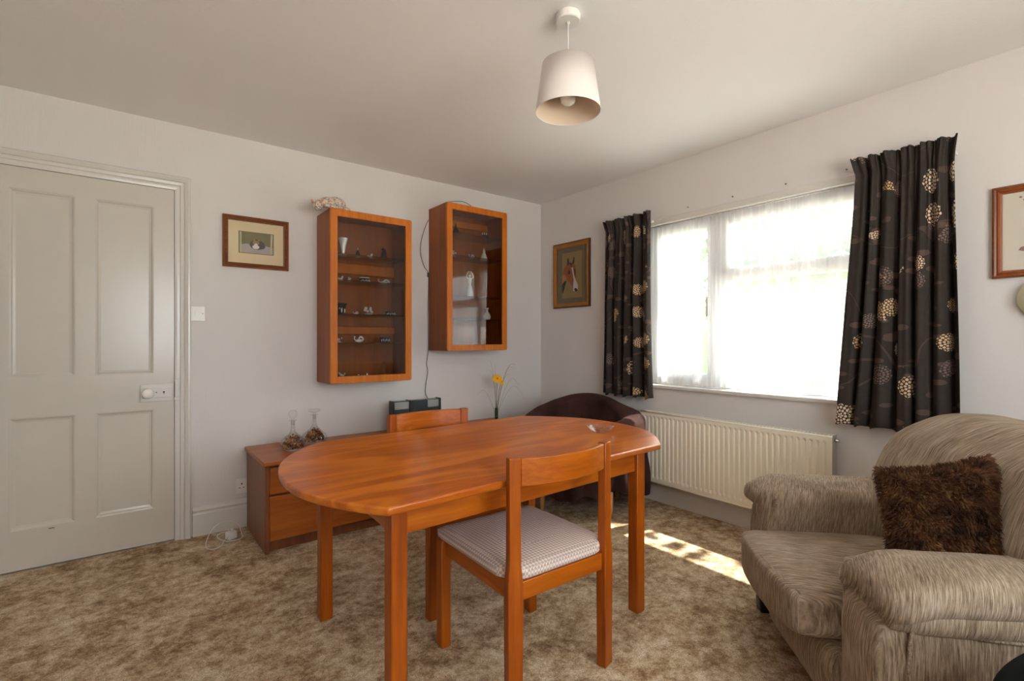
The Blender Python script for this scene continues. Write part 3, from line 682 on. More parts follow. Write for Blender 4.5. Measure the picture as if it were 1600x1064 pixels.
# ------------------------------------------------------------------ wall cabinets
def cabinet(x0, x1, z0, z1, shelves, bands, label):
    y0, y1 = 3.19, WY - .003; xm, ym = (x0 + x1) / 2, (y0 + y1) / 2
    r = root('display_cabinet', label, 'cabinet', (xm, ym, z0), 0, 'glazed wall cabinets'); w = (x1 - x0) / 2; d = (y1 - y0) / 2; h = z1 - z0; t = .016
    mb = MB(); mb.box(-w, -w + t, -d, d, 0, h); mb.box(w - t, w, -d, d, 0, h); mb.box(-w + t, w - t, -d, d, 0, t); mb.box(-w + t, w - t, -d, d, h - t, h); mb.box(-w + t, w - t, d - .008, d, t, h - t)
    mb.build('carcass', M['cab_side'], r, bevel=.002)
    f = .046; y = -d - .024; yb = -d - .002
    mb = MB()
    def ringp(a, b, rad, n=5):
        pts = []
        for (cx_, cz_, a0) in ((b - rad, h - a - rad if False else 0, 0),): pass
        return pts
    def rr(x_0, x_1, z_0, z_1, rad, n=4):
        pts = []
        for cx_, cz_, a0 in ((x_1 - rad, z_0 + rad, -90), (x_1 - rad, z_1 - rad, 0), (x_0 + rad, z_1 - rad, 90), (x_0 + rad, z_0 + rad, 180)):
            for k in range(n + 1): a = R(a0 + 90 * k / n); pts.append((cx_ + rad * math.cos(a), cz_ + rad * math.sin(a)))
        return pts
    o_, i_ = rr(-w, w, 0, h, .014), rr(-w + f, w - f, f, h - f, .003); n = len(o_)
    vs = [(p[0], yy, p[1]) for yy in (y, yb) for ring in (o_, i_) for p in ring]
    fs = []
    for k in range(n):
        j = (k + 1) % n; fs += [(k, j, n + j, n + k), (2 * n + k, 3 * n + k, 3 * n + j, 2 * n + j), (k, 2 * n + k, 2 * n + j, j), (n + k, n + j, 3 * n + j, 3 * n + k)]
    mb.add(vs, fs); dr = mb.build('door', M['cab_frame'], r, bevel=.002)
    MB().box(-w + f - .004, w - f + .004, y + .008, y + .013, f - .004, h - f + .004).build('glass', M['door_glass'], dr)
    for z in shelves: MB().box(-w + t + .001, w - t - .001, -d + .012, d - .012, z - z0 - .006, z - z0).build('glass_shelf', M['shelf_glass'], r)
    for (a, b) in bands: MB().box(-w + t, w - t, d - .030, d - .009, a - z0, b - z0).build('back_rail', M['cab_frame'], r, bevel=.002)
    return r
SH1 = [1.715, 1.545, 1.325, 1.135]
cabinet(1.008, 1.568, .874, 1.988, SH1, [(1.612, 1.682), (1.195, 1.245)], 'left glazed teak wall cabinet, a patchwork cat lying on its top')
SH2 = [1.965, 1.795, 1.49, 1.315]
cabinet(1.853, 2.405, 1.073, 2.170, SH2, [(2.06, 2.11)], 'right glazed teak wall cabinet, window reflected in its glass door')

# ---- ornaments
def put(mb, name, mat, px, z, label, cat, y=3.31, group=None, smooth=False, rz=0):
    o = mb.build(name, mat, smooth=smooth, loc=(ray_x(px, y), y, z + .0006), rot=(0, 0, rz)); return tag(o, label, cat, group)
def crystal(seed, w=.03, h=.03, kind=0):
    rn = random.Random(seed); mb = MB()
    if kind == 0:     # little seated animal: body, head, ears, tail, paws
        mb.ico((0, 0, h * .35), (w * .42, w * .34, h * .35), 1, jit=.1, rnd=rn); mb.ico((w * .25, 0, h * .78), h * .22, 1); mb.ico((w * .20, .004, h * .98), h * .09, 1); mb.ico((w * .34, -.004, h * .98), h * .09, 1)
        mb.ico((-w * .5, 0, h * .5), (w * .14, w * .08, h * .22), 1); mb.ico((w * .4, w * .15, h * .1), h * .12, 1); mb.ico((w * .4, -w * .15, h * .1), h * .12, 1)
    elif kind == 1:   # swan / fan tail
        mb.ico((0, 0, h * .3), (w * .5, w * .3, h * .3), 1, jit=.1, rnd=rn)
        for k in range(7): a = R(15 + 22 * k); mb.ico((w * .25 + math.cos(a) * w * .30, 0, h * .35 + math.sin(a) * h * .5), (w * .10, w * .05, h * .16), 1)
        mb.tube([(-w * .4, 0, h * .3), (-w * .62, 0, h * .6), (-w * .5, 0, h * .9), (-w * .68, 0, h * .92)], [h * .1, h * .07, h * .07, h * .03], 6)
    else:             # several beads on a base
        mb.ico((0, 0, h * .08), (w * .6, w * .35, h * .08), 1)
        for k in range(9): mb.ico((rn.uniform(-w, w) * .45, rn.uniform(-w, w) * .2, h * rn.uniform(.2, .85)), h * rn.uniform(.1, .18), 1)
    return mb
CG = 'crystal figurines in the left cabinet'
put(MB().lathe([(0, 0), (.024, 0), (.026, .008), (.010, .016), (.012, .03), (.022, .085), (.030, .118), (.027, .118), (.019, .085), (.008, .028), (0, .024)], n=16), 'cut_glass_vase', M['crystal'], 536, SH1[0], 'tall cut glass vase at the left of the top shelf, left cabinet', 'vase')
r = root('glass_ornament', 'green glass drop ornament on the top shelf of the left cabinet', 'ornament', (ray_x(559, 3.31), 3.31, SH1[0] + .0006))
MB().lathe([(0, .008), (.012, .009), (.017, .018), (.012, .032), (.006, .045), (0, .050)], n=12).build('body', M['green_glass'], r, smooth=True)
MB().lathe([(0, 0), (.018, 0), (.016, .005), (0, .008)], n=12).build('foot', M['crystal'], r)
MB().ico((0, 0, .058), (.003, .003, .010), 1).build('tip', M['crystal'], r)
put(crystal(1, .034, .034, 0), 'crystal_animal', M['crystal'], 579, SH1[0], 'small crystal animal to the right of the green drop, left cabinet', 'figurine', group=CG)
mb = MB(); mb.ico((0, 0, .032), (.020, .017, .034), 2); mb.tube([(.006, 0, .05), (.0, 0, .07), (-.010, 0, .078), (-.022, 0, .070)], [.014, .012, .009, .003], 10); mb.ico((.014, 0, .012), (.016, .014, .012), 2)
put(mb, 'glass_penguin', M['dark_glass'], 600, SH1[0], 'dark curved glass bird at the right of the top shelf, left cabinet', 'figurine', smooth=True)
put(crystal(2, .03, .034, 0), 'crystal_animal', M['crystal'], 533, SH1[1], 'crystal animal furthest left on the second shelf, left cabinet', 'figurine', group=CG)
put(crystal(3, .03, .032, 2), 'crystal_animal', M['crystal'], 546, SH1[1], 'crystal cluster between the animal and the dark lidded box, left cabinet', 'figurine', group=CG)
def jasper_box(px, z, rad, h, label, lid=True):
    r = root('jasperware_box', label, 'box', (ray_x(px, 3.31), 3.31, z + .0006))
    MB().lathe([(0, 0), (rad * .92, 0), (rad, .004), (rad, h * .7), (rad * 1.04, h * .72), (rad * 1.04, h * .8), (0, h * .82)], n=28).build('body', M['jasper'], r, smooth=False)
    mb = MB()
    if lid: mb.lathe([(rad * .2, h * .84), (rad * 1.0, h * .84), (rad * .96, h * .98), (0, h)], n=28)
    for k in range(7):
        a = R(-150 + 20 * k); mb.ico((math.cos(a) * rad, math.sin(a) * rad, h * (.30 + .1 * (k % 2))), (.004, .004, h * .20), 1)
    mb.build('relief', M['cream_relief'], r)
jasper_box(569.5, SH1[1], .034, .036, 'dark round box with a pale lid on the second shelf, left cabinet')
put(crystal(4, .07, .036, 1), 'crystal_swan', M['crystal'], 600, SH1[1], 'crystal swan with a fanned tail on the second shelf, left cabinet', 'figurine', group=CG)
r = root('jasperware_vase', 'dark flared vase with pale relief figures at the left of the third shelf', 'vase', (ray_x(534, 3.31), 3.31, SH1[2] + .0006))
MB().lathe([(0, 0), (.022, 0), (.024, .006), (.025, .05), (.036, .072), (.033, .072), (.022, .05), (0, .048)], n=24).build('body', M['jasper'], r, smooth=True)
MB().ico((-.008, -.024, .026), (.006, .003, .018), 1).ico((.012, -.022, .022), (.006, .003, .016), 1).ico((-.019, -.016, .038), (.004, .003, .008), 1).build('relief', M['cream_relief'], r)
put(crystal(5, .030, .022, 1), 'crystal_animal', M['crystal'], 556, SH1[2], 'tiny crystal bird beside the dark flared vase, third shelf', 'figurine', group=CG)
put(crystal(6, .055, .066, 2), 'crystal_tree', M['crystal'], 576, SH1[2], 'tall crystal cluster in the middle of the third shelf, left cabinet', 'figurine', group=CG)
jasper_box(609.5, SH1[2], .034, .036, 'dark round bowl with pale relief at the right of the third shelf', lid=False)
put(crystal(7, .034, .040, 2), 'crystal_animal', M['crystal'], 530, SH1[3], 'crystal cluster furthest left on the fourth shelf, left cabinet', 'figurine', group=CG)
put(crystal(8, .054, .046, 1), 'crystal_animal', M['crystal'], 561, SH1[3], 'crystal bird in the middle of the fourth shelf, left cabinet', 'figurine', group=CG)
jasper_box(601, SH1[3], .034, .048, 'dark pot with two pale relief figures at the right of the fourth shelf', lid=False)
zb = .8905
put(crystal(9, .060, .055, 2), 'crystal_animal', M['crystal'], 536, zb, 'crystal cluster at the left of the cabinet floor, left cabinet', 'figurine', group=CG)
r = root('figurine_group', 'row of small pale figures on a dark base on the floor of the left cabinet', 'figurine', (ray_x(567, 3.31), 3.31, zb))
MB().box(-.04, .04, -.015, .015, 0, .008).build('base', M['jasper'], r, bevel=.002)
MB().ico((-.03, 0, .020), (.006, .006, .013), 1).ico((-.008, 0, .016), (.008, .006, .009), 1).ico((.012, 0, .016), (.007, .006, .009), 1).ico((.030, 0, .022), (.006, .006, .015), 1).build('figures', M['crystal'], r)
r = root('oil_lamp', 'small oil lamp with a pointed glass chimney on the floor of the left cabinet', 'lamp', (ray_x(599, 3.31), 3.31, zb))
MB().lathe([(0, 0), (.018, 0), (.020, .006), (.014, .012), (.018, .020), (.014, .028), (0, .030)], n=18).build('base', M['cab_frame'], r, smooth=True)
MB().lathe([(.012, .030), (.023, .042), (.025, .058), (.018, .078), (.008, .098), (.006, .110), (.0045, .110), (.007, .097), (.016, .078), (.023, .058), (.021, .043), (.010, .032)], n=18).build('chimney', M['clear'], r, smooth=True)
# right cabinet
mb = MB(); mb.lathe([(0, 0), (.026, 0), (.030, .012), (.026, .030), (.010, .060), (.004, .085), (0, .095)], n=16)
put(mb, 'glass_drop', M['blue_glass'], 712, SH2[0], 'smoky blue pointed glass drop at the left of the top shelf, right cabinet', 'ornament', smooth=True)
r = root('ornamental_bowl', 'dark footed bowl with pale spiky top at the right of the top shelf, right cabinet', 'bowl', (ray_x(757, 3.31), 3.31, SH2[0] + .0006))
MB().lathe([(0, 0), (.018, 0), (.014, .008), (.028, .024), (.030, .034), (0, .034)], n=20).build('bowl', M['dark_glass'], r, smooth=True)
mb = MB()
for k in range(6): a = k * PI / 3; mb.ico((math.cos(a) * .022, math.sin(a) * .016, .044), (.004, .004, .013), 1)
mb.build('pale_top', M['cream_relief'], r)
put(crystal(11, .05, .055, 2), 'china_group', M['cream_relief'], 709, SH2[1], 'pale china cluster at the left of the second shelf, right cabinet', 'ornament')
put(crystal(12, .040, .040, 1), 'crystal_animal', M['crystal'], 737, SH2[1], 'clear crystal bird in the middle of the second shelf, right cabinet', 'figurine')
mb = MB(); mb.lathe([(0, 0), (.028, 0), (.026, .02), (.016, .05), (.008, .062), (.011, .072), (.006, .084), (.002, .10), (0, .104)], n=12)
put(mb, 'glass_bell', M['crystal'], 756, SH2[1], 'clear cut glass bell at the right of the second shelf, right cabinet', 'ornament')
r = root('dancer_figurine', 'cream china dancer with raised arms on the middle shelf, right cabinet', 'figurine', (ray_x(734, 3.31), 3.31, SH2[2] + .0006))
MB().lathe([(0, 0), (.026, 0), (.030, .02), (.020, .06), (.010, .105), (.014, .13), (.012, .15), (.004, .158), (0, .16)], n=16).tube([(.008, 0, .145), (.032, 0, .160), (.024, 0, .190), (.006, 0, .205)], .005, 6).tube([(-.008, 0, .145), (-.032, 0, .160), (-.024, 0, .190), (-.006, 0, .205)], .005, 6).build('gown', M['cream_relief'], r, smooth=True)
MB().ico((0, 0, .174), (.010, .010, .013), 2).build('head', M['shade_in'], r, smooth=True)
MB().ico((0, .002, .182), (.012, .012, .009), 2).build('hair', M['petal_c'], r, smooth=True)
mb = MB(); mb.lathe([(0, 0), (.016, 0), (.028, .012), (.031, .028), (.024, .048), (.010, .066), (.007, .085), (.016, .098), (.014, .098), (.005, .085), (0, .08)], n=20)
put(mb, 'china_vase', M['porcelain'], 761, SH2[3], 'white china bud vase on the lowest shelf of the right cabinet', 'vase', smooth=True)

# patchwork cat on the left cabinet
ct = root('patchwork_cat', 'patchwork cat ornament lying on the left cabinet, head hanging over the corner', 'ornament', (1.035, 3.235, 1.989), R(8))
ct.scale = (1.1, 1.1, 1.1)
body = MB()
body.ico((.035, .015, .043), (.062, .046, .044), 3).ico((-.015, .005, .040), (.050, .036, .034), 3).ico((-.055, -.004, .026), (.036, .026, .024), 3).ico((-.02, -.035, .012), (.05, .014, .012), 3).ico((.06, -.028, .014), (.034, .018, .014), 3)
bo = body.build('body', M['patch'], ct, smooth=True); md = bo.modifiers.new('r', 'REMESH'); md.mode = 'VOXEL'; md.voxel_size = .0035; md.use_smooth_shade = True; md = bo.modifiers.new('s', 'SMOOTH'); md.factor = .6; md.iterations = 8
hd_ = MB().ico((-.088, -.020, .004), (.028, .026, .027), 3).ico((-.090, -.042, -.010), (.014, .010, .010), 3)
ho = hd_.build('head', M['patch'], ct, smooth=True); md = ho.modifiers.new('r', 'REMESH'); md.mode = 'VOXEL'; md.voxel_size = .003; md.use_smooth_shade = True; md = ho.modifiers.new('s', 'SMOOTH'); md.factor = .6; md.iterations = 5
for (x, y, z, dx) in ((-.112, -.012, .018, -.012), (-.070, -.026, .024, .006)):
    MB().add([(x - .010, y, z), (x + .010, y, z - .002), (x, y + .008, z - .004), (x + dx, y - .004, z + .026)], [(0, 1, 3), (1, 2, 3), (2, 0, 3), (0, 2, 1)]).build('ear', M['pine'], ho, bevel=.001)
MB().ico((-.099, -.043, .006), .0032, 1).ico((-.079, -.045, .006), .0032, 1).ico((-.090, -.052, -.010), .003, 1).build('eyes_and_nose', M['hole'], ho)
MB().tube([(.088, .02, .02), (.105, -.01, .012), (.09, -.045, .010), (.05, -.052, .010)], [.010, .010, .009, .007], 10).build('tail', M['patch'], ct, smooth=True)

# cable beside the right cabinet
cbx = 1.845
def smoothpath(p, n=6):
    out_ = []; P_ = [Vector(q) for q in p]
    for i in range(len(P_) - 1):
        a, b, c_, d = P_[max(i - 1, 0)], P_[i], P_[i + 1], P_[min(i + 2, len(P_) - 1)]
        for k in range(n):
            t_ = k / n; out_.append(.5 * ((2 * b) + (-a + c_) * t_ + (2 * a - 5 * b + 4 * c_ - d) * t_ * t_ + (-a + 3 * b - 3 * c_ + d) * t_ ** 3))
    out_.append(P_[-1]); return out_
cb = root('hanging_cable', 'thin dark cable looping beside the right cabinet and hanging to the sideboard', 'cable', (cbx, WY - .012, sh + .22))
pts = [(0, 0, 1.37), (-.035, 0, 1.29), (-.066, 0, 1.18), (-.066, 0, 1.09), (-.035, 0, 1.00), (-.002, 0, .955), (0, 0, .80), (-.003, 0, .6), (.0, 0, .38), (-.006, 0, .33), (-.016, 0, .25), (-.006, 0, .19), (-.022, 0, .10), (-.024, 0, .02), (-.022, -.06, -.03), (-.03, -.10, -.05)]
MB().tube(smoothpath([(x - 0, y, z) for x, y, z in pts]), .0022, 6).build('lead', M['grey_cord'], cb, smooth=True)
MB().box(-.008, .006, -.012, .008, .925, .960).build('inline_switch', M['grey_plastic'], cb, bevel=.003)
mb = MB(); mb.tube(smoothpath([(1.86, 3.20, 2.1725), (1.93, 3.17, 2.185), (2.00, 3.165, 2.190), (2.08, 3.19, 2.176), (2.16, 3.26, 2.1735), (2.3, 3.34, 2.1735)]), .0022, 6)
tag(mb.build('loose_cord', M['grey_cord'], smooth=True), 'short dark cord lying along the top of the right cabinet', 'cable')

# ------------------------------------------------------------------ pictures
def picture(name, loc, rz, w, h, fw, fmat, layers, label, edge=None, glass_=True):
    """hangs facing local -y; layers: (x0,x1,z0,z1,mat,child name)"""
    r = root(name, label, 'picture', loc, rz); mb = MB()
    prof = [(0, 0), (0, .016), (fw * .25, .020), (fw * .45, .016), (fw * .6, .019), (fw * .8, .012), (fw, .010), (fw, 0)]
    mats = [fmat, edge or fmat]
    for k in range(len(prof) - 1):
        (a, d), (b, e) = prof[k], prof[k + 1]; mb.cur = 1 if (edge and k in (0, 1)) else 0
        A = [(-w / 2 + a, a), (w / 2 - a, a), (w / 2 - a, h - a), (-w / 2 + a, h - a)]; B = [(-w / 2 + b, b), (w / 2 - b, b), (w / 2 - b, h - b), (-w / 2 + b, h - b)]
        mb.add([(x, -d, z) for x, z in A] + [(x, -e, z) for x, z in B], [(q, (q + 1) % 4, 4 + (q + 1) % 4, 4 + q) for q in range(4)])
    mb.build('frame', mats, r)
    i = .001
    for (x0, x1, z0, z1, mt, nm) in layers:
        MB().box(x0, x1, -i - .0012, -i, z0, z1).build(nm, mt, r); i += .0013
    if glass_: MB().box(-w / 2 + fw, w / 2 - fw, -.0095, -.0085, fw, h - fw).build('glazing', M['pic_glass'], r)
    return r, -i
def shapes(r, y, name, items):
    mats = []; mb = MB(); k = 0
    for mt, poly in items:
        if mt not in mats: mats.append(mt)
        mb.cur = mats.index(mt); k += 1
        mb.add([(x, y - .0002 * k, z) for x, z in poly], [tuple(range(len(poly)))])
    return mb.build(name, mats, r)
def ell(cx_, cz_, a, b, n=16, rot=0):
    return [(cx_ + a * math.cos(t) * math.cos(rot) - b * math.sin(t) * math.sin(rot), cz_ + a * math.cos(t) * math.sin(rot) + b * math.sin(t) * math.cos(rot)) for t in [2 * PI * k / n for k in range(n)]]
# cat print
r, yy = picture('framed_picture', (.640, WY - .001, 1.600), 0, .373, .318, .030, M['frame_brown'], [(-.157, .157, .030, .288, M['print_cream'], 'mount'), (-.100, .100, .092, .228, M['stone_green'], 'print')], 'brown framed print of a tabby cat on a path, on the wall beside the door', edge=M['frame_red'])
shapes(r, yy, 'cat_drawing', [(M['stone'], [(-.094, .096), (.094, .096), (.094, .140), (.04, .150), (-.06, .152), (-.094, .142)]), (M['post_cream'], [(-.094, .096), (-.082, .096), (-.084, .224), (-.094, .224)]), (M['post_cream'], [(.078, .096), (.088, .096), (.094, .224), (.082, .224)]),
    (M['cat_grey'], ell(.004, .150, .044, .030)), (M['cat_grey'], ell(.028, .143, .022, .018)), (M['cat_white'], ell(-.004, .136, .020, .013)), (M['cat_grey'], ell(-.002, .164, .025, .020)), (M['cat_tabby'], ell(-.003, .162, .019, .013)), (M['cat_white'], ell(-.003, .150, .010, .008)),
    (M['cat_tabby'], [(-.020, .172), (-.012, .190), (-.006, .178)]), (M['cat_tabby'], [(.004, .178), (.014, .190), (.018, .172)]), (M['horse_black'], ell(-.008, .164, .0022, .0018, 8)), (M['horse_black'], ell(.004, .164, .0022, .0018, 8))])
# horse print (faces -x)
r, yy = picture('framed_picture', (WX - .001, 3.044, 1.432), R(-90), .440, .562, .040, M['gilt'], [(-.182, .182, .040, .522, M['print_olive'], 'mount'), (-.118, .122, .084, .474, M['print_tan'], 'print')], 'gilt framed print of a chestnut horse head, left of the flowered curtains', edge=M['gilt_dark'])
shapes(r, yy, 'horse_drawing', [(M['horse_brown'], [(-.118, .300), (-.085, .350), (-.055, .372), (-.020, .385), (.020, .378), (.045, .350), (.055, .310), (.055, .260), (.060, .200), (.062, .160), (.040, .140), (.015, .160), (-.005, .195), (-.030, .225), (-.055, .240), (-.080, .235), (-.118, .200)]),
    (M['horse_light'], [(-.118, .285), (-.090, .295), (-.060, .270), (-.062, .240), (-.085, .232), (-.118, .205)]), (M['horse_black'], [(-.118, .205), (-.090, .232), (-.062, .236), (-.085, .180), (-.105, .130), (-.116, .135)]),
    (M['horse_dark'], [(-.060, .370), (-.050, .430), (-.038, .432), (-.028, .395), (-.032, .365)]), (M['horse_dark'], [(.005, .378), (.026, .430), (.036, .424), (.034, .385), (.022, .368)]), (M['horse_dark'], [(-.050, .300), (-.030, .330), (-.012, .300), (-.030, .285)]),
    (M['horse_dark'], [(-.03, .385), (-.02, .392), (.006, .375), (.0, .34), (-.012, .36)]), (M['horse_white'], [(.0, .340), (.014, .345), (.030, .280), (.052, .230), (.074, .190), (.076, .155), (.055, .135), (.020, .140), (.018, .180), (.026, .240)]),
    (M['horse_black'], ell(.052, .148, .020, .014, 12, -.5)), (M['horse_black'], ell(-.026, .308, .006, .005, 8)), (M['horse_dark'], [(.03, .33), (.045, .32), (.046, .27), (.038, .25), (.036, .29)])])
mb = MB()
for k in range(34): mb.ico((.150, -.0165, .046 + k * .0142), .0028, 1)
mb.build('bead_edging', M['pine'], r)
# flower print at the right edge
r, yy = picture('framed_picture', (WX - .001, .215, 1.420), R(-90), .430, .395, .032, M['frame_red'], [(-.183, .183, .032, .363, M['print_white'], 'print')], 'red-brown framed flower print at the right edge, beyond the curtains', edge=M['frame_brown'])
its = [(M['ink_brown'], [(-.135, .115), (-.08, .100), (.08, .100), (.13, .112), (.08, .128), (-.09, .135), (-.128, .128)])]
for k in range(16): a = k * .4; its.append((M['ink_blue'] if k % 2 else M['ink_grey'], ell(-.09 + .012 * k, .14 + .010 * math.sin(k * 2.1), .014, .008, 8, a)))
for (x0, z0, x1, z1) in ((-.07, .15, -.02, .27), (-.05, .15, .02, .29), (-.03, .15, .08, .26), (-.02, .26, -.09, .30), (-.085, .165, -.068, .235)):
    n_ = Vector((-(z1 - z0), x1 - x0)).normalized() * .0025; its.append((M['ink_grey'], [(x0 + n_.x, z0 + n_.y), (x1 + n_.x, z1 + n_.y), (x1 - n_.x, z1 - n_.y), (x0 - n_.x, z0 - n_.y)]))
for k in range(7): its.append((M['ink_brown'], ell(-.055 - .012 * k, .262 + .013 * k, .005, .0045, 8)))
shapes(r, yy, 'flower_drawing', its)
# round pale glass wall light just inside the right edge
r = root('wall_light', 'pale round glass wall light on the papered wall at the right edge', 'wall light', (WX - .001, .262, 1.325), R(-90))
rmx = Matrix.Rotation(R(90), 4, 'X')
MB().lathe([(0, 0), (.07, 0), (.07, .010), (0, .012)], n=28, m=rmx).build('backplate', M['chrome'], r, smooth=True)
MB().lathe([(.088, .010), (.092, .014), (.090, .020), (.084, .022), (.075, .045), (.045, .065), (0, .072)], n=32, m=rmx).build('glass_shade', plain('pale_green_opal', rgb(214, 212, 180), 0.15), r, smooth=True)

# ------------------------------------------------------------------ switch, socket, charger, hooks
r = root('light_switch', 'white light switch with a small rocker, on the wall beside the door', 'switch', (.321, WY, 1.308))
MB().box(-.0435, .0435, -.009, 0, -.0435, .0435).build('plate', M['white_plastic'], r, bevel=.003)
MB().box(-.007, .007, -.013, -.008, -.011, .011).build('rocker', M['porcelain'], r, bevel=.0015)
for xs_ in (-.030, .030): MB().lathe([(.0028, 0), (.0028, .001), (0, .001)], (xs_, -.009, 0), 10, rmx).build('screw', M['grey_plastic'], r)
r = root('wall_socket', 'white double wall socket half hidden behind the sideboard', 'socket', (.597, WY, .255))
MB().box(-.073, .073, -.009, 0, -.048, .043).build('plate', M['white_plastic'], r, bevel=.003)
for xo in (-.040, .034): mb = MB(); mb.box(xo - .003, xo + .003, -.0098, -.009, .006, .016); mb.box(xo - .014, xo - .007, -.0098, -.009, -.014, -.010); mb.box(xo + .007, xo + .014, -.0098, -.009, -.014, -.010); mb.build('pin_holes', M['hole'], r)
r = root('phone_charger', 'white charger plug with a looped cord lying on the carpet beside the sideboard', 'charger', (.475, 3.27, 0), R(25))
MB().puff((.026, .020, .022), .006, (0, 0, .0225), 6).build('plug', M['white_plastic'], r, smooth=True)
MB().box(-.004, .004, -.004, .004, .044, .058).box(-.014, -.009, .004, .007, .044, .060).box(.009, .014, .004, .007, .044, .060).build('pins', M['white_plastic'], r)
pts = [(-.024, 0, .02), (-.05, -.01, .008), (-.09, -.05, .004), (-.14, -.06, .004), (-.145, 0, .004), (-.10, .06, .03), (-.03, .11, .06), (.04, .10, .075), (.075, .05, .05), (.06, .0, .02), (.04, -.04, .004), (0, -.05, .004), (-.05, -.03, .01), (-.07, .02, .03), (-.03, .05, .035), (.02, .04, .03)]
MB().tube(smoothpath(pts), .0024, 6).build('cord', M['white_cord'], r, smooth=True)
for i, y in enumerate((1.931, 1.616, 1.297, .990)):
    mb = MB(); my = Matrix.Rotation(R(-90), 4, 'Y'); mb.lathe([(.0045, 0), (.005, .002), (.002, .004), (.002, .014), (0, .014)], (WX, y, 2.055), 10, my)
    tag(mb.build('wall_screw', M['grey_plastic']), ('screw in the wall above the window, nearest the left curtain', 'second screw from the left curtain in the wall above the window', 'third screw from the left curtain in the wall above the window', 'screw in the wall above the window, nearest the right curtain')[i], 'screw', 'screws above the window')

# ------------------------------------------------------------------ radiator
rad = root('radiator', 'long cream ribbed radiator on the wall below the window', 'radiator', (WX, 1.645, .15))
ry, rh = .615, .505
prof = []; n = 36; pitch = (2 * ry - .05) / n; y = -ry + .025
mb = MB(); vs = []; fs = []; line = [(-ry, .0)]
for k in range(n):
    a = -ry + .025 + k * pitch; line += [(a, 0), (a + pitch * .16, -.010), (a + pitch * .5, -.010), (a + pitch * .66, 0)]
line.append((ry, 0))
zl = [(0.0, 0), (.028, 0), (.045, 1), (rh - .055, 1), (rh - .038, 0), (rh - .012, 0)]
for z, k in zl:
    for (yy_, xx) in line: vs.append((-.082 - (-xx if False else 0) + (-xx) * k * 1.0, yy_, z))
nl = len(line)
for j in range(len(zl) - 1):
    for i in range(nl - 1): fs.append((j * nl + i, j * nl + i + 1, (j + 1) * nl + i + 1, (j + 1) * nl + i))
mb.add(vs, fs); mb.build('front_panel', M['radiator'], rad, solid=.002)
mb = MB(); mb.tube([(-.079, -ry, rh - .014), (-.079, ry, rh - .014)], .0065, 10); mb.tube([(-.079, -ry, .002), (-.079, ry, .002)], .006, 10); mb.build('rolled_edge', M['radiator'], rad, smooth=True)
for ye_ in (-ry - .001, ry - .004): MB().box(-.080, -.020, ye_, ye_ + .005, .0, rh - .008).build('end_panel', M['rad_grey'], rad, bevel=.002)
mb = MB()
mb.box(-.079, -.074, -ry, ry, rh - .012, rh - .008); mb.box(-.024, -.020, -ry, ry, rh - .012, rh - .008)
for k in range(60): yk = -ry + .01 + k * (2 * ry - .02) / 59; mb.box(-.076, -.022, yk - .002, yk + .002, rh - .012, rh - .009)
mb.build('top_grille', M['radiator'], rad)
MB().box(-.030, -.022, -ry + .01, ry - .01, .01, rh - .02).build('rear_panel', M['radiator'], rad)
for yb_ in (-.42, .39): MB().box(-.0225, -.0005, yb_, yb_ + .03, .05, rh - .06).build('wall_bracket', M['radiator'], rad)
mb = MB(); mxr = Matrix.Rotation(R(90), 4, 'X'); mb.lathe([(.010, 0), (.010, .012), (.007, .014), (.007, .022), (0, .022)], (-.050, -ry, rh - .035), 12, mxr); mb.build('bleed_valve', M['chrome'], rad, smooth=True)

# ------------------------------------------------------------------ curtains
def curtain(name, y0, y1, b0, b1, z0, z1, xw, folds, seed, label, uoff):
    rn = random.Random(seed); ph = [rn.uniform(0, 6.28) for _ in range(6)]; cloth_w = (y1 - y0) * 2.1
    nu, nv = 260, 70; zp = z1 - .085
    def warp(u): return u + .018 * math.sin(2 * PI * u * 2 + ph[0]) + .012 * math.sin(2 * PI * u * 3 + ph[1])
    def P_(u, v):
        z = z1 + (z0 - z1) * v; t = max(0, (zp - z) / (zp - z0))     # 0 at the tape, 1 at the hem
        wv = warp(u); a = 2 * PI * folds * wv
        s = math.sin(a + ph[2]); s = math.copysign(abs(s) ** .6, s)
        amp = .012 + .024 * min(1, t * 2.2) + .006 * math.sin(5 * u + ph[3])
        fine = .007 * math.sin(2.7 * a + ph[4]) * (1 - t * .4)
        yc = (y0 + (b0 - y0) * t ** 1.3) * (1 - u) + (y1 + (b1 - y1) * t ** 1.3) * u
        if z > zp:                                                     # heading flares out above the tape
            q = (z - zp) / (z1 - zp); amp += .010 * q; fine += .006 * q * math.sin(4.2 * a + ph[5]); yc += (u - .5) * .030 * q; x = xw - .012 * q
        else: x = xw
        pinch = math.exp(-((z - zp) / .018) ** 2); amp *= 1 - .55 * pinch; fine *= 1 - .3 * pinch
        yc += .012 * math.cos(a + ph[2]) * (.4 + .6 * t) + .008 * t * math.sin(9 * u + 3 * t + ph[1])
        zz = z + (.010 * math.sin(3 * a * .33 + ph[1]) if v > .999 else 0) - .012 * u * t * 0
        return (x + amp * s + fine, yc, zz)
    mb = MB().grid(nu, nv, P_, uvf=lambda u, v: (u * cloth_w + uoff, (1 - v) * (z1 - z0)))
    return mb
c1 = curtain('c', 2.185, 2.600, 2.165, 2.625, .735, 2.068, 2.935, 5, 4, '', 0.0)
o = tag(c1.build('flowered_curtain', M['curtain'], smooth=True, solid=.0016), 'narrow left dark brown flowered curtain, beside the horse picture', 'curtain', 'flowered window curtains')
c2 = curtain('c', .535, .915, .505, .992, .715, 2.066, 2.925, 6, 11, '', 4.37)
o = tag(c2.build('flowered_curtain', M['curtain'], smooth=True, solid=.0016), 'wide right dark brown flowered curtain, behind the armchair', 'curtain', 'flowered window curtains')
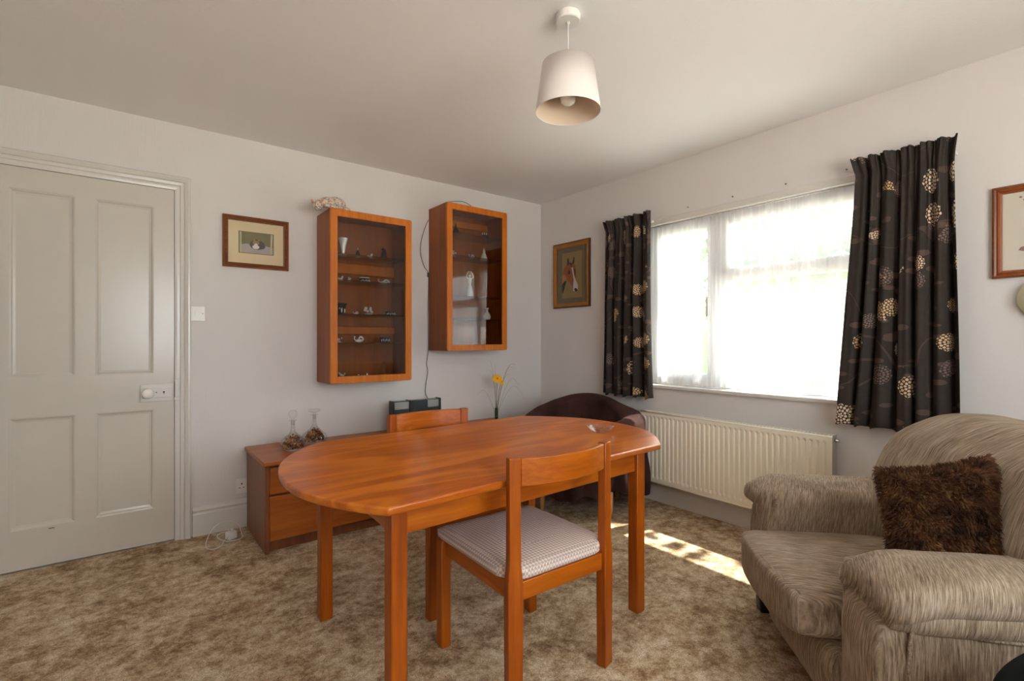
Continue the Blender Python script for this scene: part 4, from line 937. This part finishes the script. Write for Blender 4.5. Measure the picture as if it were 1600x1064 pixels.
for nm, y0, y1, lab in (('curtain_rail', .545, .90, 'short curtain rail hidden behind the right curtain heading'), ('curtain_rail', 2.20, 2.58, 'short curtain rail hidden behind the left curtain heading')):
    tag(MB().box(WX - .030, WX - .001, y0, y1, 2.00, 2.015).build(nm, M['white_plastic'], bevel=.002), lab, 'curtain rail')
# net
rn = random.Random(2); phs = [rn.uniform(0, 6.3) for _ in range(5)]
def net(u, v):
    y = .80 + 1.48 * u; z = 1.975 - (1.975 - .842) * v
    uu = u + .03 * math.sin(2 * PI * u * 3 + phs[0]) * .5; amp = .009 + .008 * math.sin(7 * u + phs[1]) * v
    k = 2 * PI * 11 * uu
    x = WX + .040 + amp * math.sin(k + phs[2] + v * .6 * math.sin(6 * u)) * min(1, .35 + v * 1.3) + .003 * math.sin(k * 3.3 + phs[3]) * (1 - v * .5)
    if v < .03: x += .002 * math.sin(k * 7)
    return (x, y, z + (.004 * math.sin(k * .5) if v > .99 else 0))
tag(MB().grid(420, 26, net).build('net_curtain', M['net'], smooth=True), 'sheer white net curtain hanging across the window', 'net curtain')
tag(MB().tube([(WX + .040, .80, 1.978), (WX + .040, 2.28, 1.978)], .004, 8).build('curtain_wire', M['white_plastic'], smooth=True), 'thin white wire carrying the net curtain', 'curtain wire')

# ------------------------------------------------------------------ pendant light
lx, ly = 1.335, 1.372
r = root('pendant_light', 'white pendant light with a tapered drum shade hanging from the ceiling', 'ceiling light', (lx, ly, H))
MB().lathe([(.045, 0), (.047, -.004), (.047, -.026), (.044, -.030), (0, -.030)], n=36).build('ceiling_rose', M['white_plastic'], r, smooth=False)
MB().lathe([(.007, -.030), (.007, -.036), (.0045, -.040), (0, -.040)], n=14).build('cord_grip', M['white_plastic'], r, smooth=True)
MB().tube([(0, 0, -.035), (0, 0, -.235)], .0028, 8).build('cord', M['white_cord'], r, smooth=True)
zt, zbm = -.192, -.372
shd = MB().lathe([(.0965, zt), (.1225, zbm), (.1240, zbm - .001), (.1245, zbm), (.0985, zt + .001), (.0965, zt)], n=56).build('lamp_shade', M['shade'], r, smooth=True)
MB().lathe([(.0960, zt - .002), (.1220, zbm + .002), (.1216, zbm + .002), (.0956, zt - .002)], n=56, close=True).build('shade_lining', M['shade_in'], shd, smooth=True)
mb = MB()
for k in range(3): a = k * 2 * PI / 3 + .4; mb.tube([(0.018 * math.cos(a), .018 * math.sin(a), -.215), (.096 * math.cos(a), .096 * math.sin(a), -.197)], .0016, 6)
mb.lathe([(.018, -.213), (.021, -.213), (.021, -.217), (.018, -.217)], n=20, close=True); mb.build('shade_ring', M['white_plastic'], shd)
MB().lathe([(.010, -.205), (.0175, -.215), (.0175, -.262), (.014, -.268), (0, -.268)], n=20).build('bulb_holder', M['white_plastic'], r, smooth=True)
MB().lathe([(.013, -.262), (.014, -.275), (.026, -.298), (.031, -.318), (.026, -.338), (.012, -.348), (0, -.350)], n=24).build('bulb', M['opal'], r, smooth=True)

# ------------------------------------------------------------------ armchair (local X: towards the viewer's arm, Y: towards its back)
F2 = Vector((math.cos(TH), math.sin(TH))); R2 = Vector((math.sin(TH), -math.cos(TH)))
def cam_xy(D, l): p = F2 * D + R2 * l; return p.x, p.y
ax, ay = cam_xy(1.70, .965); arot = math.atan2(-.694, -.72)
arm = root('armchair', 'beige chenille armchair with padded roll arms in the right foreground', 'armchair', (ax, ay, 0), arot)
def wob(q, a=.004, s=7): return q + Vector((noise.noise(q * s), noise.noise(q * s + Vector((5, 1, 0))), noise.noise(q * s + Vector((0, 3, 9))))) * a
def fn_front(q):
    if q.y < 0: q.y -= .035 * max(0, 1 - (q.z / .13) ** 2) * max(0, 1 - (q.x / .29) ** 4)
    return wob(q)
MB().puff((.275, .40, .105), .04, (0, .415, .165), 16, fn=fn_front).build('front_border', M['chen_z'], arm, smooth=True)
MB().puff((.480, .43, .03), .02, (0, .45, .085), 8).build('base_rail', M['chen_z'], arm, smooth=True)
def fn_seat(q):
    kx = max(0, 1 - (q.x / .27) ** 2); ky = max(0, 1 - (q.y / .36) ** 2)
    if q.z > 0: q.z += .030 * kx * (.5 + .5 * ky)
    if q.y < -.2: q.y -= .055 * kx ** .7 * (1 if q.z > -.1 else 0)
    return wob(q, .003)
seat = MB().puff((.262, .34, .068), .030, (0, .262, .338), 20, fn=fn_seat).build('seat_cushion', M['chen_y'], arm, smooth=True)
def seam(pts, r=.0042): return MB().tube(pts, r, 6)
spts = []
for i in range(25): x = -.245 + .49 * i / 24; kx = max(0, 1 - (x / .27) ** 2); spts.append((x, -.070 - .055 * kx ** .7 + .012, .396 + .018 * kx))
seam(spts).build('piping', M['chen_x'], seat, smooth=True)
for sx in (1, -1):
    def fn_body(q, sx=sx):
        if q.z > .1: q.y += (q.z - .1) * .10 * (1 if q.y < 0 else 0)
        return wob(q, .004)
    bd = MB().puff((.105, .43, .205), .045, (sx * .385, .432, .270), 16, fn=fn_body).build('arm_side', M['chen_z'], arm, smooth=True)
    # padded upper side below the roll
    def fn_pad(q): return wob(q, .006, 6)
    MB().puff((.120, .415, .042), .038, (sx * .390, .435, .474), 14, fn=fn_pad).build('side_pad', M['chen_roll'], bd, smooth=True)
    def fn_roll(q, sx=sx):
        if q.y < -.28: q.z -= (-.28 - q.y) * .34
        q.z += .008 * max(0, 1 - (q.x / .14) ** 2)
        i_ = max(0, min(1, (-q.x * sx - .02) / .07))                # inner side turns down to the seat
        q.z -= i_ * (.012 + (.125 if q.z < 0 and sx < 0 else 0))
        return wob(q, .005, 6)
    MB().puff((.140, .400, .045), .043, (sx * .380, .385 + (.03 if sx > 0 else 0), .524), 20, fn=fn_roll).build('arm_roll', M['chen_roll'], arm, smooth=True)
    MB().puff((.030, .33, .10), .028, (sx * .272, .36, .435), 10, fn=lambda q: wob(q, .004)).build('arm_inner', M['chen_z'], arm, smooth=True)
    # stitched seam on the outer side face
    x = sx * .494
    pp = smoothpath([(x, .075, .08), (x, .068, .22), (x, .072, .43), (x, .10, .462), (x, .15, .456), (x, .23, .440), (x, .40, .434), (x, .6, .434), (x, .80, .436)], 5)
    seam(pp, .005).build('seam', M['chen_x'], bd, smooth=True)
def fn_back(q):
    z = q.z
    lobe = .022 * abs(math.sin((q.x + .46) / .92 * PI * 2)) ** .7
    if q.y < 0: q.y -= lobe + .03 * max(0, 1 - (z / .2) ** 2)
    if z > .12: q.z += lobe * .8; q.y += 0
    q.y += z * .34 + (.08 * (max(0, z - .08) / .15) ** 2)
    return wob(q, .008, 6)
MB().puff((.49, .125, .235), .085, (0, .635, .612), 24, fn=fn_back).build('back_cushion', M['chen_back'], arm, smooth=True)
MB().puff((.455, .07, .33), .04, (0, .86, .40), 10, fn=lambda q: q + Vector((0, q.z * .12, 0))).build('back_panel', M['chen_z'], arm, smooth=True)
for (x, y) in ((-.43, .06), (.43, .06), (-.43, .80), (.43, .80)): MB().puff((.035, .035, .030), .008, (x, y, .030), 4).build('foot', M['black'], arm, smooth=True)

# fluffy cushion on the armchair
px_, py_ = cam_xy(1.475, 1.285)
cu = root('fluffy_cushion', 'dark brown shaggy cushion leaning in the beige armchair', 'cushion', (px_, py_, .603), 0)
fwd = Vector((F2.x, F2.y, 0)); rgt = Vector((R2.x, R2.y, 0)); upv = Vector((0, 0, 1))
nrm = (-fwd * .90 - rgt * .12 + upv * .42).normalized(); xa = (rgt * .88 - fwd * .40 + upv * .04); xa = (xa - nrm * xa.dot(nrm)).normalized(); za = nrm.cross(xa)
if za.z < 0: za = -za
cm = Matrix((xa, za, nrm)).transposed().to_4x4()
cu.rotation_euler = cm.to_euler()
a_, b_ = .178, .178
def outline(u, v):        # u,v in -1..1 -> pinched pillow outline, top right corner pulled up
    x = u * a_ * (1 - .06 * (1 - abs(v)) ) ; y = v * b_ * (1 - .07 * (1 - u * u))
    if v > 0: y += .040 * u * v
    x += .012 - .030 * v * u if u > 0 else .016
    if u > 0 and v < 0: x += .075 * u * -v
    return x, y
def pil(u, v, s):
    x, y = outline(u, v); k = max(0, 1 - u ** 4) ** .5 * max(0, 1 - v ** 4) ** .5
    return Vector((x, y, s * (.052 * k + .002)))
g = MB(); g.grid(16, 16, lambda u, v: pil(2 * u - 1, 2 * v - 1, 1)); g.grid(16, 16, lambda u, v: pil(2 * u - 1, 2 * v - 1, -1))
g.build('cover', M['fur'], cu, smooth=True)
rn = random.Random(9); fr = MB()
for k in range(15000):
    u, v = rn.uniform(-1, 1), rn.uniform(-1, 1)
    if k % 6 == 0:
        e = rn.choice((0, 1)); s_ = rn.choice((-1, 1)); (u, v) = (s_, v) if e else (u, s_)
    p = pil(u, v, 1); e = .01; nn = ((pil(min(1, u + e), v, 1) - pil(max(-1, u - e), v, 1)).cross(pil(u, min(1, v + e), 1) - pil(u, max(-1, v - e), 1)))
    nn = nn.normalized() if nn.length > 1e-9 else Vector((0, 0, 1))
    cl = Vector((noise.noise(Vector((u * 4, v * 4, 1))), -.5 + noise.noise(Vector((u * 5, v * 5, 7))), 0)) * .9
    d = (nn * .75 + cl + Vector((rn.uniform(-.4, .4), rn.uniform(-.4, .4), 0)) + Vector((u ** 5, v ** 5, 0)) * .8).normalized()
    L_ = rn.uniform(.010, .024); w_ = d.cross(Vector((rn.uniform(-1, 1), rn.uniform(-1, 1), .3))).normalized() * .0013
    q = p + d * L_ * .6; tip = p + d * L_ + Vector((0, -.004, -.002))
    fr.add([p - w_, p + w_, q + w_ * .8, tip, q - w_ * .8], [(0, 1, 2, 3, 4)])
o = fr.build('fur', M['fur'], cu, smooth=False)

# dark round footstool at the lower right corner
fx, fy = cam_xy(.90, 1.115)
r = root('footstool', 'dark green-black rounded footstool at the bottom right corner', 'footstool', (fx, fy, 0), 0)
MB().puff((.18, .18, .175), .165, (0, 0, .385), 14, fn=lambda q: wob(q, .006, 9)).build('padded_top', M['green_dark'], r, smooth=True)
for k in range(4): a = PI / 4 + k * PI / 2; MB().lathe([(.014, 0), (.018, .06), (.024, .29), (0, .29)], (.085 * math.cos(a), .085 * math.sin(a), 0), 12).build('leg', M['black'], r, smooth=True)

# ------------------------------------------------------------------ draped tub chair in the corner
tx, ty, ta = 2.532, 2.470, math.atan2(-.58, -.81)
tub = root('tub_chair', 'low tub chair with pale wooden legs, hidden under the brown throw', 'armchair', (tx, ty, 0), ta)      # local +x = front
def rim(a, back, armz, front):          # a = angle from the front
    k = abs(((a + PI) % (2 * PI)) - PI) / PI     # 0 front .. 1 back
    if k < .20: return front
    if k < .34: t_ = (k - .20) / .14; t_ = t_ * t_ * (3 - 2 * t_); return front + (armz - front) * t_
    t_ = (k - .34) / .66; t_ = t_ * t_ * (3 - 2 * t_); return armz + (back - armz) * t_
def tubshell(ro, ri, zb_, dz, wobf=None, nb=96, hem=None):
    def fn(u, v):
        a = 2 * PI * u; zr = rim(a, .735, .60, .43) + dz; s = v * 9
        w_ = wobf(a) if wobf else 0; seatz = .42 + dz
        sq = 1 + .06 * math.cos(4 * (a + PI / 4)) * -1
        if v < .45: t_ = v / .45; z = (hem(a) if hem else zb_) * (1 - t_) + (zr - .03) * t_; r_ = ro * sq + w_ * (1 - t_) ** .7 + .012 * math.sin(PI * t_)
        elif v < .60: t_ = (v - .45) / .15 * PI; mid = (ro + ri) / 2; hw_ = (ro - ri) / 2; r_ = (mid + hw_ * math.cos(t_)) * sq; z = zr - .03 + .035 * math.sin(t_)
        elif v < .85: t_ = (v - .60) / .25; r_ = ri * sq * (1 - .12 * t_); z = (zr - .03) * (1 - t_) + seatz * t_
        else: t_ = (v - .85) / .15; r_ = ri * sq * .88 * (1 - t_); z = seatz + .015 * t_
        if rim(a, 1, 0, -1) < 0: z = min(z, zr)
        return (r_ * math.cos(a), r_ * math.sin(a), z)
    return MB().grid(nb, 60, fn, wrap=True)
tubshell(.370, .275, .20, -.008).build('shell', M['throw'], tub, smooth=True)
for k in range(4):
    a = R(45 + 90 * k); c_ = (.325 * math.cos(a), .325 * math.sin(a))
    MB().tube([(c_[0] * .96, c_[1] * .96, .21), (c_[0], c_[1], 0)], [.022, .014], 12).build('leg', M['pine'], tub, smooth=True)
def fold(a): return .022 * math.sin(13 * a + 1.2) + .014 * math.sin(23 * a) + .012
def hem(a): return .150 + .04 * math.sin(2.3 * a + .7) * math.sin(a * 1.0) + .012 * math.sin(9 * a)
th = tubshell(.385, .262, .12, .004, fold, 220, hem)
nv_ = [];
for v in th.v:
    q = Vector(v); q += Vector((noise.noise(q * 9), noise.noise(q * 9 + Vector((4, 0, 0))), noise.noise(q * 8 + Vector((0, 6, 0))))) * .010; 
    a = math.atan2(q.y, q.x); r2_ = math.hypot(q.x, q.y)
    if r2_ > .33 and 1.2 < a < 2.4: q.x += .03 * math.cos(a) * math.sin((a - 1.2) / 1.2 * PI); q.y += .03 * math.sin(a) * math.sin((a - 1.2) / 1.2 * PI)
    nv_.append(tuple(q))
th.v = nv_
o = tag(th.build('brown_throw', M['throw'], smooth=True, solid=.006, loc=(tx, ty, 0), rot=(0, 0, ta)), 'dark brown velour throw draped over the tub chair in the corner', 'throw')
md = o.modifiers.new('sub', 'SUBSURF'); md.levels = 1; md.render_levels = 1
